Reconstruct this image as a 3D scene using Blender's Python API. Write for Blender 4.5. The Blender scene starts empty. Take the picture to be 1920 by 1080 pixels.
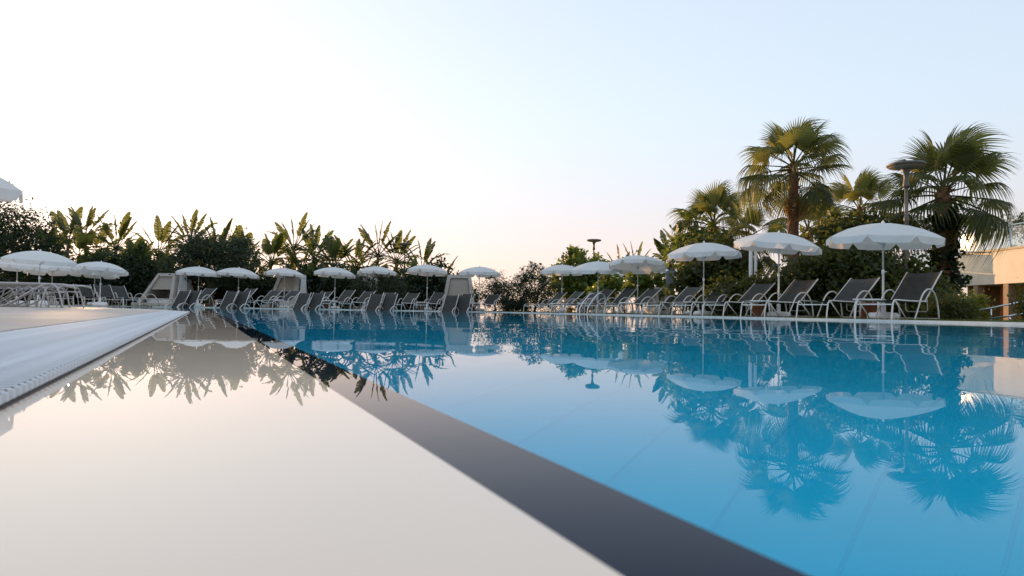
import bpy, math, random
import numpy as np
from mathutils import Vector, Matrix, Euler

R = math.radians
sc = bpy.context.scene
col = sc.collection

# ------------------------------------------------------------------ camera
F = 1280.0                      # focal length in pixels of the 1920 px wide photograph
CAM_H = 0.08
PITCH = math.atan(43.0 / F)
ROLL = R(0.93)
_f = Vector((0, math.cos(PITCH), math.sin(PITCH)))
_r = Vector((1, 0, 0))
_u = _r.cross(_f)
Rr = _r * math.cos(ROLL) + _u * math.sin(ROLL)
Uu = _u * math.cos(ROLL) - _r * math.sin(ROLL)
cam_d = bpy.data.cameras.new('camera')
cam = bpy.data.objects.new('camera', cam_d)
col.objects.link(cam)
cam.matrix_world = Matrix(((Rr.x, Uu.x, -_f.x, 0), (Rr.y, Uu.y, -_f.y, 0),
                           (Rr.z, Uu.z, -_f.z, CAM_H), (0, 0, 0, 1)))
cam_d.lens = 24
cam_d.sensor_width = 36
cam_d.clip_start = 0.01
cam_d.clip_end = 5000
cam_d.dof.use_dof = True
cam_d.dof.focus_distance = 15
cam_d.dof.aperture_fstop = 12
sc.camera = cam

# ------------------------------------------------------------------ world, sun, exposure
SUN_AZ = R(-33)                 # left of the view axis (+Y)
SUN_EL = R(5.4)
w = bpy.data.worlds.new('World')
sc.world = w
w.use_nodes = True
nt = w.node_tree
bg = nt.nodes['Background']
sky = nt.nodes.new('ShaderNodeTexSky')
sky.sky_type = 'NISHITA'
sky.sun_disc = False
sky.sun_elevation = SUN_EL
sky.sun_rotation = SUN_AZ
sky.air_density = 1.0
sky.dust_density = 1.2
sky.ozone_density = 2.0
gam = nt.nodes.new('ShaderNodeGamma')          # evens out the glare round the low sun, as the photograph's exposure does
gam.inputs[1].default_value = 0.25
nt.links.new(sky.outputs[0], gam.inputs[0])
mul = nt.nodes.new('ShaderNodeVectorMath')
mul.operation = 'MULTIPLY'
mul.inputs[1].default_value = (4.42, 4.62, 5.0)
nt.links.new(gam.outputs[0], mul.inputs[0])
# rosy belt low over the horizon, all the way round
tcw = nt.nodes.new('ShaderNodeTexCoord')
sep = nt.nodes.new('ShaderNodeSeparateXYZ')
nt.links.new(tcw.outputs['Generated'], sep.inputs[0])
mrw = nt.nodes.new('ShaderNodeMapRange')
mrw.interpolation_type = 'SMOOTHSTEP'
mrw.inputs[1].default_value = 0.0
mrw.inputs[2].default_value = 0.30
mrw.inputs[3].default_value = 1.0
mrw.inputs[4].default_value = 0.0
nt.links.new(sep.outputs[2], mrw.inputs[0])
mxw = nt.nodes.new('ShaderNodeMix')
mxw.data_type = 'RGBA'
mxw.blend_type = 'MULTIPLY'
nt.links.new(mrw.outputs[0], mxw.inputs[0])
nt.links.new(mul.outputs[0], mxw.inputs[6])
mxw.inputs[7].default_value = (1.0, 0.78, 0.73, 1)
nt.links.new(mxw.outputs[2], bg.inputs[0])
bg.inputs[1].default_value = 0.15

sun_d = bpy.data.lights.new('sun', 'SUN')
sun_d.energy = 5.0
sun_d.angle = R(0.6)
sun_d.color = (1.0, 0.58, 0.26)
sun = bpy.data.objects.new('sun', sun_d)
col.objects.link(sun)
sd = Vector((math.sin(SUN_AZ) * math.cos(SUN_EL), math.cos(SUN_AZ) * math.cos(SUN_EL), math.sin(SUN_EL)))
sun.rotation_euler = sd.to_track_quat('Z', 'Y').to_euler()

vs = sc.view_settings
vs.view_transform = 'Standard'
vs.look = 'None'
vs.gamma = 1
vs.use_curve_mapping = False
vs.exposure = 0.15
sc.cycles.use_denoising = True
sc.cycles.max_bounces = 10
sc.cycles.transmission_bounces = 8
sc.cycles.transparent_max_bounces = 12
sc.cycles.sample_clamp_indirect = 8


def horizon(px):
    return 583.0 + 0.0162 * (px - 960)


def ray(px, py):
    return (_f * F + Rr * (px - 960) + Uu * (540 - py)).normalized()


def X_at(px, Y):
    d = ray(px, horizon(px))
    return d.x / d.y * Y


def Z_at(px, py, Y):
    d = ray(px, py)
    return CAM_H + d.z / d.y * Y


# ------------------------------------------------------------------ materials
def new_mat(name):
    m = bpy.data.materials.new(name)
    m.use_nodes = True
    return m, m.node_tree, m.node_tree.nodes['Principled BSDF']


def N(t, kind, **kw):
    n = t.nodes.new(kind)
    for k, v in kw.items():
        setattr(n, k, v)
    return n


def noise_mat(name, c1, c2, scale=8.0, rough=0.6, bump=0.0, bump_scale=60.0, spec=0.4, detail=6.0,
              metallic=0.0, stretch=None, obj=False):
    m, t, p = new_mat(name)
    tc = N(t, 'ShaderNodeTexCoord')
    src = tc.outputs['Object']
    if stretch:
        mp = N(t, 'ShaderNodeMapping')
        mp.inputs['Scale'].default_value = stretch
        t.links.new(src, mp.inputs[0])
        src = mp.outputs[0]
    nz = N(t, 'ShaderNodeTexNoise')
    nz.inputs['Scale'].default_value = scale
    nz.inputs['Detail'].default_value = detail
    t.links.new(src, nz.inputs['Vector'])
    rp = N(t, 'ShaderNodeValToRGB')
    rp.color_ramp.elements[0].position = 0.32
    rp.color_ramp.elements[1].position = 0.68
    rp.color_ramp.elements[0].color = (*c1, 1)
    rp.color_ramp.elements[1].color = (*c2, 1)
    t.links.new(nz.outputs['Fac'], rp.inputs[0])
    cout = rp.outputs[0]
    if obj:
        oi = N(t, 'ShaderNodeObjectInfo')
        hs = N(t, 'ShaderNodeHueSaturation')
        mr = N(t, 'ShaderNodeMapRange')
        mr.inputs[3].default_value = 0.72
        mr.inputs[4].default_value = 1.25
        t.links.new(oi.outputs['Random'], mr.inputs[0])
        t.links.new(mr.outputs[0], hs.inputs['Value'])
        t.links.new(cout, hs.inputs['Color'])
        cout = hs.outputs[0]
    t.links.new(cout, p.inputs['Base Color'])
    p.inputs['Roughness'].default_value = rough
    p.inputs['Specular IOR Level'].default_value = spec
    p.inputs['Metallic'].default_value = metallic
    if bump:
        n2 = N(t, 'ShaderNodeTexNoise')
        n2.inputs['Scale'].default_value = bump_scale
        n2.inputs['Detail'].default_value = 5
        t.links.new(src, n2.inputs['Vector'])
        b = N(t, 'ShaderNodeBump')
        b.inputs['Strength'].default_value = bump
        b.inputs['Distance'].default_value = 0.02
        t.links.new(n2.outputs['Fac'], b.inputs['Height'])
        t.links.new(b.outputs[0], p.inputs['Normal'])
    return m


def leaf_mat(name, c1, c2, trans, tw=0.42, rough=0.45, spec=0.35):
    """leaf: colour varies leaf by leaf, light shines through from behind"""
    m, t, p = new_mat(name)
    out = t.nodes['Material Output']
    geo = N(t, 'ShaderNodeNewGeometry')
    oi = N(t, 'ShaderNodeObjectInfo')
    ad = N(t, 'ShaderNodeMath', operation='ADD')
    fr = N(t, 'ShaderNodeMath', operation='FRACT')
    t.links.new(geo.outputs['Random Per Island'], ad.inputs[0])
    t.links.new(oi.outputs['Random'], ad.inputs[1])
    t.links.new(ad.outputs[0], fr.inputs[0])
    mx = N(t, 'ShaderNodeMix', data_type='RGBA')
    mx.inputs[6].default_value = (*c1, 1)
    mx.inputs[7].default_value = (*c2, 1)
    t.links.new(fr.outputs[0], mx.inputs[0])
    t.links.new(mx.outputs[2], p.inputs['Base Color'])
    p.inputs['Roughness'].default_value = rough
    p.inputs['Specular IOR Level'].default_value = spec
    tr = N(t, 'ShaderNodeBsdfTranslucent')
    tr.inputs[0].default_value = (*trans, 1)
    ms = N(t, 'ShaderNodeMixShader')
    ms.inputs[0].default_value = tw
    t.links.new(p.outputs[0], ms.inputs[1])
    t.links.new(tr.outputs[0], ms.inputs[2])
    t.links.new(ms.outputs[0], out.inputs[0])
    return m


M = {}
M['frame'] = noise_mat('frame_white_aluminium', (.62, .58, .54), (.72, .68, .64), 14, .35, spec=.5)
M['sling'] = noise_mat('sling_charcoal_mesh', (.028, .029, .026), (.043, .042, .037), 9, .75, bump=.25, bump_scale=400)
M['wire'] = noise_mat('frame_grey_tube', (.44, .43, .43), (.56, .55, .55), 10, .35, spec=.5)
M['plastic'] = noise_mat('white_plastic', (.70, .70, .69), (.80, .80, .79), 6, .4)
M['concrete'] = noise_mat('base_concrete', (.42, .41, .39), (.58, .56, .53), 10, .8, bump=.3)
M['terracotta'] = noise_mat('terracotta', (.30, .11, .06), (.42, .17, .09), 9, .8, bump=.3)
M['orange_pot'] = noise_mat('orange_glaze', (.70, .20, .02), (.80, .27, .03), 6, .35)
M['stone_shell'] = noise_mat('cabana_plaster', (.42, .38, .345), (.54, .49, .45), 3.5, .85, bump=.25, bump_scale=40)
M['screen'] = noise_mat('cabana_screen_cloth', (.36, .31, .27), (.44, .385, .34), 30, .9, stretch=(1, 1, .1))
M['curtain'] = noise_mat('cabana_curtain', (.58, .57, .56), (.70, .69, .68), 8, .9)
M['lamp'] = noise_mat('lamp_bronze', (.10, .085, .07), (.16, .13, .105), 8, .5, spec=.5)
M['lamp_glass'] = noise_mat('lamp_diffuser', (.34, .27, .20), (.46, .38, .29), 26, .5)
M['blue_rail'] = noise_mat('blue_painted_rail', (.16, .32, .50), (.24, .42, .60), 9, .35)
M['steel'] = noise_mat('stainless_tube', (.55, .56, .58), (.66, .67, .69), 9, .22, metallic=.9)
M['bark'] = noise_mat('bark_brown', (.06, .04, .027), (.15, .10, .065), 9, .9, bump=.9, bump_scale=25)
M['palmbark'] = noise_mat('palm_trunk_husk', (.10, .045, .025), (.26, .115, .055), 7, .9, bump=1, bump_scale=30, stretch=(1, 1, 3))
M['stem'] = noise_mat('banana_stem', (.12, .085, .045), (.24, .16, .085), 6, .8, bump=.6, stretch=(1, 1, 4))
M['wrap'] = noise_mat('stem_wrap_cloth', (.16, .19, .21), (.24, .27, .29), 12, .9, bump=.4)
M['stucco'] = noise_mat('cream_stucco', (.68, .59, .47), (.75, .66, .54), 2.0, .9, bump=.15, bump_scale=80)
M['cap'] = noise_mat('dark_metal_cap', (.03, .03, .032), (.05, .05, .052), 9, .5)
M['column'] = noise_mat('brown_column', (.25, .17, .11), (.34, .24, .16), 5, .8, bump=.2)
M['inner'] = noise_mat('inner_ochre_wall', (.68, .34, .10), (.78, .42, .14), 3, .85)  # ochre wall, its orange strengthened in the colour to stand for the warm glow
M['red'] = noise_mat('red_post', (.45, .03, .02), (.55, .05, .03), 8, .5)
M['coping'] = noise_mat('pool_coping', (.60, .57, .53), (.70, .67, .63), 6, .55, bump=.1)
M['flower'] = noise_mat('flowers_red_yellow', (.65, .06, .07), (.75, .32, .03), 14, .7)

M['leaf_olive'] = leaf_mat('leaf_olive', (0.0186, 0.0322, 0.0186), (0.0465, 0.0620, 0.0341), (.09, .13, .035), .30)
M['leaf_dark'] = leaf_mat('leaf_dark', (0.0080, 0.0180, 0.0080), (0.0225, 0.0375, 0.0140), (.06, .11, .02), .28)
M['leaf_hedge'] = leaf_mat('leaf_hedge', (0.0209, 0.0372, 0.0104), (0.0595, 0.0744, 0.0193), (0.2080, 0.2210, 0.0390), .42)
M['leaf_bright'] = leaf_mat('leaf_bright', (0.0480, 0.0880, 0.0144), (0.1040, 0.1520, 0.0240), (.26, .30, .04), .45)
M['leaf_banana'] = leaf_mat('leaf_banana', (0.0285, 0.0504, 0.0146), (0.0569, 0.0796, 0.0244), (0.2550, 0.2850, 0.0525), .40)
M['leaf_palm'] = leaf_mat('leaf_palm', (0.0268, 0.0418, 0.0119), (0.0567, 0.0687, 0.0203), (0.2970, 0.2970, 0.0675), .45)
M['leaf_dry'] = leaf_mat('leaf_dry', (.16, .10, .035), (.28, .18, .06), (.42, .24, .06), .40)
M['grassblade'] = leaf_mat('grass_blade', (.045, .075, .018), (.10, .13, .03), (.20, .22, .04), .35)


def canopy_mat():
    m, t, p = new_mat('parasol_canvas')
    out = t.nodes['Material Output']
    tc = N(t, 'ShaderNodeTexCoord')
    nz = N(t, 'ShaderNodeTexNoise')
    nz.inputs['Scale'].default_value = 3
    nz.inputs['Detail'].default_value = 7
    t.links.new(tc.outputs['Object'], nz.inputs[0])
    rp = N(t, 'ShaderNodeValToRGB')
    rp.color_ramp.elements[0].color = (.82, .82, .81, 1)
    rp.color_ramp.elements[1].color = (.89, .89, .88, 1)
    t.links.new(nz.outputs['Fac'], rp.inputs[0])
    t.links.new(rp.outputs[0], p.inputs['Base Color'])
    p.inputs['Roughness'].default_value = .8
    p.inputs['Specular IOR Level'].default_value = .2
    b = N(t, 'ShaderNodeBump')
    b.inputs['Strength'].default_value = .35
    b.inputs['Distance'].default_value = .03
    n2 = N(t, 'ShaderNodeTexNoise')
    n2.inputs['Scale'].default_value = 5
    t.links.new(tc.outputs['Object'], n2.inputs[0])
    t.links.new(n2.outputs['Fac'], b.inputs['Height'])
    t.links.new(b.outputs[0], p.inputs['Normal'])
    tr = N(t, 'ShaderNodeBsdfTranslucent')
    tr.inputs[0].default_value = (.78, .66, .55, 1)
    ms = N(t, 'ShaderNodeMixShader')
    ms.inputs[0].default_value = .32
    t.links.new(p.outputs[0], ms.inputs[1])
    t.links.new(tr.outputs[0], ms.inputs[2])
    t.links.new(ms.outputs[0], out.inputs[0])
    return m


def water_mat():
    m, t, p = new_mat('pool_water')
    t.nodes.remove(p)
    out = t.nodes['Material Output']
    gl = N(t, 'ShaderNodeBsdfGlossy')
    gl.inputs['Roughness'].default_value = 0.0
    gl.inputs['Color'].default_value = (.95, .95, .95, 1)
    rf = N(t, 'ShaderNodeBsdfRefraction')
    rf.inputs['IOR'].default_value = 1.333
    rf.inputs['Roughness'].default_value = 0.0
    rf.inputs['Color'].default_value = (.95, .99, 1, 1)
    fr = N(t, 'ShaderNodeFresnel')
    fr.inputs['IOR'].default_value = 1.333
    ms = N(t, 'ShaderNodeMixShader')
    pw = N(t, 'ShaderNodeMath', operation='POWER')      # reflection thinned at steep angles, as through a polarising filter
    pw.inputs[1].default_value = 1.5
    t.links.new(fr.outputs[0], pw.inputs[0])
    t.links.new(pw.outputs[0], ms.inputs[0])
    t.links.new(rf.outputs[0], ms.inputs[1])
    t.links.new(gl.outputs[0], ms.inputs[2])
    t.links.new(ms.outputs[0], out.inputs[0])
    # ripples: slow swell plus small wavelets that come and go in patches
    tc = N(t, 'ShaderNodeTexCoord')
    n1 = N(t, 'ShaderNodeTexNoise')
    n1.inputs['Scale'].default_value = 1.5
    n1.inputs['Detail'].default_value = 1.5
    n2 = N(t, 'ShaderNodeTexNoise')
    n2.inputs['Scale'].default_value = 5.0
    n2.inputs['Detail'].default_value = 1.0
    n3 = N(t, 'ShaderNodeTexNoise')
    n3.inputs['Scale'].default_value = 0.16
    for n in (n1, n2, n3):
        t.links.new(tc.outputs['Object'], n.inputs['Vector'])
    mr = N(t, 'ShaderNodeMapRange')
    mr.inputs[1].default_value = .42
    mr.inputs[2].default_value = .62
    t.links.new(n3.outputs['Fac'], mr.inputs[0])
    mu = N(t, 'ShaderNodeMath', operation='MULTIPLY')
    t.links.new(n2.outputs['Fac'], mu.inputs[0])
    t.links.new(mr.outputs[0], mu.inputs[1])
    m2 = N(t, 'ShaderNodeMath', operation='MULTIPLY_ADD')
    m2.inputs[1].default_value = 0.28
    t.links.new(mu.outputs[0], m2.inputs[0])
    t.links.new(n1.outputs['Fac'], m2.inputs[2])
    b = N(t, 'ShaderNodeBump')
    b.inputs['Strength'].default_value = 1.0
    b.inputs['Distance'].default_value = WATER_BUMP
    t.links.new(m2.outputs[0], b.inputs['Height'])
    for n in (gl, rf, fr):
        t.links.new(b.outputs[0], n.inputs['Normal'])
    return m


WATER_BUMP = 0.0030
M['canopy'] = canopy_mat()
M['water'] = water_mat()


def paving_mat():
    m, t, p = new_mat('deck_stone')
    tc = N(t, 'ShaderNodeTexCoord')
    mp = N(t, 'ShaderNodeMapping')
    mp.inputs['Rotation'].default_value = (0, 0, R(24.4))
    t.links.new(tc.outputs['Object'], mp.inputs[0])
    br = N(t, 'ShaderNodeTexBrick')
    br.offset = 0.5
    br.inputs['Scale'].default_value = 1.0
    br.inputs['Brick Width'].default_value = .6
    br.inputs['Row Height'].default_value = .6
    br.inputs['Mortar Size'].default_value = .004
    br.inputs['Color1'].default_value = (.56, .47, .40, 1)
    br.inputs['Color2'].default_value = (.61, .52, .45, 1)
    br.inputs['Mortar'].default_value = (.40, .33, .28, 1)
    t.links.new(mp.outputs[0], br.inputs['Vector'])
    nz = N(t, 'ShaderNodeTexNoise')
    nz.inputs['Scale'].default_value = 2.2
    nz.inputs['Detail'].default_value = 8
    t.links.new(tc.outputs['Object'], nz.inputs[0])
    mx = N(t, 'ShaderNodeMix', data_type='RGBA', blend_type='MULTIPLY')
    mx.inputs[0].default_value = .35
    t.links.new(br.outputs['Color'], mx.inputs[6])
    t.links.new(nz.outputs['Color'], mx.inputs[7])
    hs = N(t, 'ShaderNodeHueSaturation')
    hs.inputs['Saturation'].default_value = .9
    hs.inputs['Value'].default_value = 1.15
    t.links.new(mx.outputs[2], hs.inputs['Color'])
    t.links.new(hs.outputs[0], p.inputs['Base Color'])
    p.inputs['Roughness'].default_value = .8
    p.inputs['Specular IOR Level'].default_value = .15
    return m


M['deck'] = paving_mat()
M['grate'] = noise_mat('grate_white_plastic', (.54, .56, .59), (.66, .68, .71), 30, .7, spec=.15)
M['slot_shade'] = noise_mat('grate_slot_shade', (.07, .055, .048), (.15, .12, .10), 40, .8)  # shade between the slats, painted as a dark colour
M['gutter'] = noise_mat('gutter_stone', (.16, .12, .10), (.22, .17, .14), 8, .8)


def wet_mat(name, c1, c2, scale, power):
    """stone under a skin of still water: matt colour below, mirror on top"""
    m, t, p = new_mat(name)
    t.nodes.remove(p)
    out = t.nodes['Material Output']
    tc = N(t, 'ShaderNodeTexCoord')
    nz = N(t, 'ShaderNodeTexNoise')
    nz.inputs['Scale'].default_value = scale
    nz.inputs['Detail'].default_value = 7
    t.links.new(tc.outputs['Object'], nz.inputs['Vector'])
    mx = N(t, 'ShaderNodeMix', data_type='RGBA')
    mx.inputs[6].default_value = (*c1, 1)
    mx.inputs[7].default_value = (*c2, 1)
    t.links.new(nz.outputs['Fac'], mx.inputs[0])
    df = N(t, 'ShaderNodeBsdfDiffuse')
    t.links.new(mx.outputs[2], df.inputs[0])
    gl = N(t, 'ShaderNodeBsdfGlossy')
    gl.inputs['Roughness'].default_value = 0.0
    gl.inputs['Color'].default_value = (.97, .97, .97, 1)
    fr = N(t, 'ShaderNodeFresnel')
    fr.inputs['IOR'].default_value = 1.333
    pw = N(t, 'ShaderNodeMath', operation='POWER')
    pw.inputs[1].default_value = power
    t.links.new(fr.outputs[0], pw.inputs[0])
    ms = N(t, 'ShaderNodeMixShader')
    t.links.new(pw.outputs[0], ms.inputs[0])
    t.links.new(df.outputs[0], ms.inputs[1])
    t.links.new(gl.outputs[0], ms.inputs[2])
    t.links.new(ms.outputs[0], out.inputs[0])
    nb = N(t, 'ShaderNodeTexNoise')
    nb.inputs['Scale'].default_value = 1.6
    nb.inputs['Detail'].default_value = 1.5
    t.links.new(tc.outputs['Object'], nb.inputs['Vector'])
    b = N(t, 'ShaderNodeBump')
    b.inputs['Strength'].default_value = 1
    b.inputs['Distance'].default_value = WATER_BUMP * .6
    t.links.new(nb.outputs['Fac'], b.inputs['Height'])
    for n in (gl, fr):
        t.links.new(b.outputs[0], n.inputs['Normal'])
    return m


M['ledge'] = wet_mat('ledge_wet_cream_stone', (.90, .69, .53), (.95, .765, .61), 4, 1.1)
M['black_tile'] = wet_mat('wet_black_mosaic', (.003, .009, .026), (.008, .017, .042), 14, 1.45)
M['pool_tile'] = noise_mat('pool_blue_tile', (.0, .66, .90), (.0, .70, .94), 6, .5, obj=False)
M['joint'] = noise_mat('pool_joint', (.01, .61, .86), (.02, .64, .88), 8, .8)
M['lawn'] = noise_mat('lawn', (.035, .060, .016), (.075, .100, .028), 3, .9, bump=.6)
M['soil'] = noise_mat('ground_soil', (.06, .055, .035), (.11, .10, .06), .4, .95)
m, t, p = new_mat('balustrade_glass')
p.inputs['Base Color'].default_value = (.75, .88, .92, 1)
p.inputs['Roughness'].default_value = .03
p.inputs['Transmission Weight'].default_value = .9
p.inputs['IOR'].default_value = 1.2
M['glass'] = m


# ------------------------------------------------------------------ mesh helpers
class MB:
    def __init__(self):
        self.v = []
        self.f = []

    def add(self, vs, fs):
        o = len(self.v)
        self.v += [tuple(x) for x in vs]
        self.f += [tuple(i + o for i in f) for f in fs]

    def box(self, x0, x1, y0, y1, z0, z1, b=0.0):
        if b <= 0:
            vs = [(x, y, z) for z in (z0, z1) for y in (y0, y1) for x in (x0, x1)]
            self.add(vs, [(0, 2, 3, 1), (4, 5, 7, 6), (0, 1, 5, 4), (2, 6, 7, 3), (0, 4, 6, 2), (1, 3, 7, 5)])
        else:
            # chamfered plan, chamfered top edge
            def ring(i, z):
                return [(x0 + i + b, y0 + i, z), (x1 - i - b, y0 + i, z), (x1 - i, y0 + i + b, z), (x1 - i, y1 - i - b, z),
                        (x1 - i - b, y1 - i, z), (x0 + i + b, y1 - i, z), (x0 + i, y1 - i - b, z), (x0 + i, y0 + i + b, z)]
            rs = ring(0, z0) + ring(0, z1 - b) + ring(b, z1)
            fs = [tuple(reversed(range(8))), tuple(range(16, 24))]
            for k in range(2):
                for i in range(8):
                    j = (i + 1) % 8
                    fs.append((k * 8 + i, k * 8 + j, k * 8 + 8 + j, k * 8 + 8 + i))
            self.add(rs, fs)

    def tube(self, pts, r, n=6, cap=True):
        pts = [Vector(p) for p in pts]
        rs = r if isinstance(r, (list, tuple)) else [r] * len(pts)
        vs, fs = [], []
        up = Vector((0, 0, 1))
        prev = None
        for i, p in enumerate(pts):
            d = (pts[min(i + 1, len(pts) - 1)] - pts[max(i - 1, 0)]).normalized()
            if prev is None:
                a = up if abs(d.z) < .9 else Vector((1, 0, 0))
                s = d.cross(a).normalized()
            else:
                s = (prev - d * prev.dot(d)).normalized()
            prev = s
            q = d.cross(s)
            for k in range(n):
                an = 2 * math.pi * k / n
                vs.append(p + (s * math.cos(an) + q * math.sin(an)) * rs[i])
        for i in range(len(pts) - 1):
            for k in range(n):
                j = (k + 1) % n
                fs.append((i * n + k, i * n + j, (i + 1) * n + j, (i + 1) * n + k))
        if cap:
            fs.append(tuple(reversed(range(n))))
            fs.append(tuple(range((len(pts) - 1) * n, len(pts) * n)))
        self.add(vs, fs)

    def lathe(self, prof, n=16, c=(0, 0)):
        vs, fs = [], []
        for (r, z) in prof:
            for k in range(n):
                a = 2 * math.pi * k / n
                vs.append((c[0] + r * math.cos(a), c[1] + r * math.sin(a), z))
        for i in range(len(prof) - 1):
            for k in range(n):
                j = (k + 1) % n
                fs.append((i * n + k, i * n + j, (i + 1) * n + j, (i + 1) * n + k))
        fs.append(tuple(reversed(range(n))))
        fs.append(tuple(range((len(prof) - 1) * n, len(prof) * n)))
        self.add(vs, fs)

    def prism(self, poly, z0, z1):
        n = len(poly)
        vs = [(x, y, z0) for x, y in poly] + [(x, y, z1) for x, y in poly]
        fs = [tuple(reversed(range(n))), tuple(range(n, 2 * n))]
        for i in range(n):
            j = (i + 1) % n
            fs.append((i, j, n + j, n + i))
        self.add(vs, fs)

    def mesh(self, name, mat, smooth=False):
        me = bpy.data.meshes.new(name)
        me.from_pydata(self.v, [], self.f)
        me.materials.append(mat)
        if smooth:
            me.polygons.foreach_set('use_smooth', [True] * len(me.polygons))
        me.update()
        return me


def obj(name, me, parent=None, loc=None, rot=None, scale=None):
    o = bpy.data.objects.new(name, me)
    col.objects.link(o)
    if parent is not None:
        o.parent = parent
    if loc is not None:
        o.location = loc
    if rot is not None:
        o.rotation_euler = rot
    if scale is not None:
        o.scale = scale
    return o


def tag(o, label=None, cat=None, group=None, kind=None):
    if label:
        o['label'] = label
    if cat:
        o['category'] = cat
    if group:
        o['group'] = group
    if kind:
        o['kind'] = kind
    return o


def thing(name, label, cat, loc, rz=0.0, group=None, scale=None):
    o = bpy.data.objects.new(name, None)
    o.empty_display_size = .2
    col.objects.link(o)
    o.location = loc
    o.rotation_euler = (0, 0, rz)
    if scale is not None:
        o.scale = scale
    return tag(o, label, cat, group)


def copy_tree(src, parent=None):
    c = src.copy()
    col.objects.link(c)
    c.parent = parent
    for ch in src.children:
        copy_tree(ch, c)
    return c


ORD = ['', 'first', 'second', 'third', 'fourth', 'fifth', 'sixth', 'seventh', 'eighth', 'ninth', 'tenth', 'eleventh',
       'twelfth', 'thirteenth', 'fourteenth', 'fifteenth', 'sixteenth', 'seventeenth', 'eighteenth']


def smooth_path(ctrl, n=5):
    """Catmull-Rom through control points"""
    P = [Vector(p) for p in ctrl]
    out = []
    for i in range(len(P) - 1):
        p0, p1, p2, p3 = P[max(i - 1, 0)], P[i], P[i + 1], P[min(i + 2, len(P) - 1)]
        for k in range(n):
            t = k / n
            out.append(.5 * ((2 * p1) + (p2 - p0) * t + (2 * p0 - 5 * p1 + 4 * p2 - p3) * t * t + (3 * p1 - p0 - 3 * p2 + p3) * t ** 3))
    out.append(P[-1])
    return out


# ------------------------------------------------------------------ setting
BAND0, BAND1 = .117, .1715
KE, KO = -.130, -.42          # inner and outer edge of the grate
PU = Vector((math.sin(R(-24.4)), math.cos(R(-24.4)), 0))      # along the near pool edge
PN = Vector((PU.y, -PU.x, 0))                                 # across it, towards the pool


def SK(s, k, z=0.0):
    v = PU * s + PN * k
    return (v.x, v.y, z)


def sk2(s, k):
    v = PU * s + PN * k
    return (v.x, v.y)


mb = MB()
mb.add([(-2500, -2500, -1.75), (2500, -2500, -1.75), (2500, 2500, -1.75), (-2500, 2500, -1.75)], [(0, 1, 2, 3)])
tag(obj('ground', mb.mesh('ground', M['soil'])), kind='structure')

CORNER = (-0.2, 31.5)
BACKL = (-16.2, 30.8)
FAR_A, FAR_B = (-13.9, 20.5), (-16.2, 24.8)
RNEAR = (10.5 + .34 * 4, -4.0)
DECK_A = sk2(9.1, KE)
DECK_B = (-9.9, 15.6)

mb = MB()
mb.prism([(-80, 30.8), BACKL, CORNER, (90, 31.5), (90, 160), (-80, 160)], -1.7, .012)
tag(obj('lawn', mb.mesh('lawn', M['lawn'])), kind='structure')
mb = MB()
mb.prism([CORNER, RNEAR, (90, -4), (90, 31.5)], -1.7, .0121)
tag(obj('lawn', mb.mesh('lawn_side', M['lawn'])), kind='structure')
mb = MB()
gk = KO - .001
mb.prism([sk2(-4, gk), sk2(9.1, gk), DECK_B, FAR_A, FAR_B, (-16.2, 30.79), (-80, 30.79), (-80, -4)][::-1], -1.7, .0145)
tag(obj('pool_deck', mb.mesh('pool_deck', M['deck'])), kind='structure')


def strip(a, b, w_out, z0, z1, inset=.0):
    """a band along a->b, w_out wide to the left of the direction a->b"""
    a, b = Vector((*a, 0)), Vector((*b, 0))
    d = (b - a).normalized()
    n = Vector((-d.y, d.x, 0))
    p = [a - n * inset, b - n * inset, b + n * w_out, a + n * w_out]
    m_ = MB()
    m_.prism([(q.x, q.y) for q in p], z0, z1)
    return m_


tag(obj('pool_coping', strip(BACKL, CORNER, .32, -.2, .034, .03).mesh('pool_coping', M['coping'])), kind='structure')
tag(obj('pool_coping', strip(RNEAR, CORNER, -.32, -.2, .0338, -.03).mesh('pool_coping_side', M['coping'])), kind='structure')
# white lip of the near deck, seen as a pale edge against the water behind it
tag(obj('pool_coping', strip(sk2(9.1, gk), DECK_B, -.18, -.2, .0175, 0).mesh('pool_coping_deck', M['coping'])), kind='structure')

mb = MB()
mb.add([(-26, -4, 0), (12.5, -4, 0), (12.5, 33, 0), (-26, 33, 0)], [(0, 1, 2, 3)])
tag(obj('pool_water', mb.mesh('pool_water', M['water'])), kind='structure')

POOL_D = 1.35
mb = MB()
mb.add([(-26, -4, -POOL_D - .03), (12.5, -4, -POOL_D - .03), (12.5, 33, -POOL_D - .03), (-26, 33, -POOL_D - .03)], [(0, 1, 2, 3)])
pf = tag(obj('pool_floor', mb.mesh('pool_floor', M['pool_tile'])), kind='structure')
pm = MB()
PW = .26
pm.box(-PW / 2 + .003, PW / 2 - .003, -2.5, 6.0, -POOL_D - .012, -POOL_D, .002)
pme = pm.mesh('floor_panel', M['pool_tile'])
PANG = R(46)              # the joints run at an angle to the edge
PD = Vector((math.sin(PANG), math.cos(PANG), 0))
PC = Vector((PD.y, -PD.x, 0))
for i in range(40):
    v = PD * 2.5 + PC * ((i - 20) * PW + .09)
    obj('floor_panel', pme, pf, v, (0, 0, -PANG))
gm = MB()
gm.prism([(-6, -3.5), (11, -3.5), (8.2, 7), (-3.5, 7)], -POOL_D - .0285, -POOL_D - .0015)
tag(obj('grout_bed', gm.mesh('grout_bed', M['joint']), pf))

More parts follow.
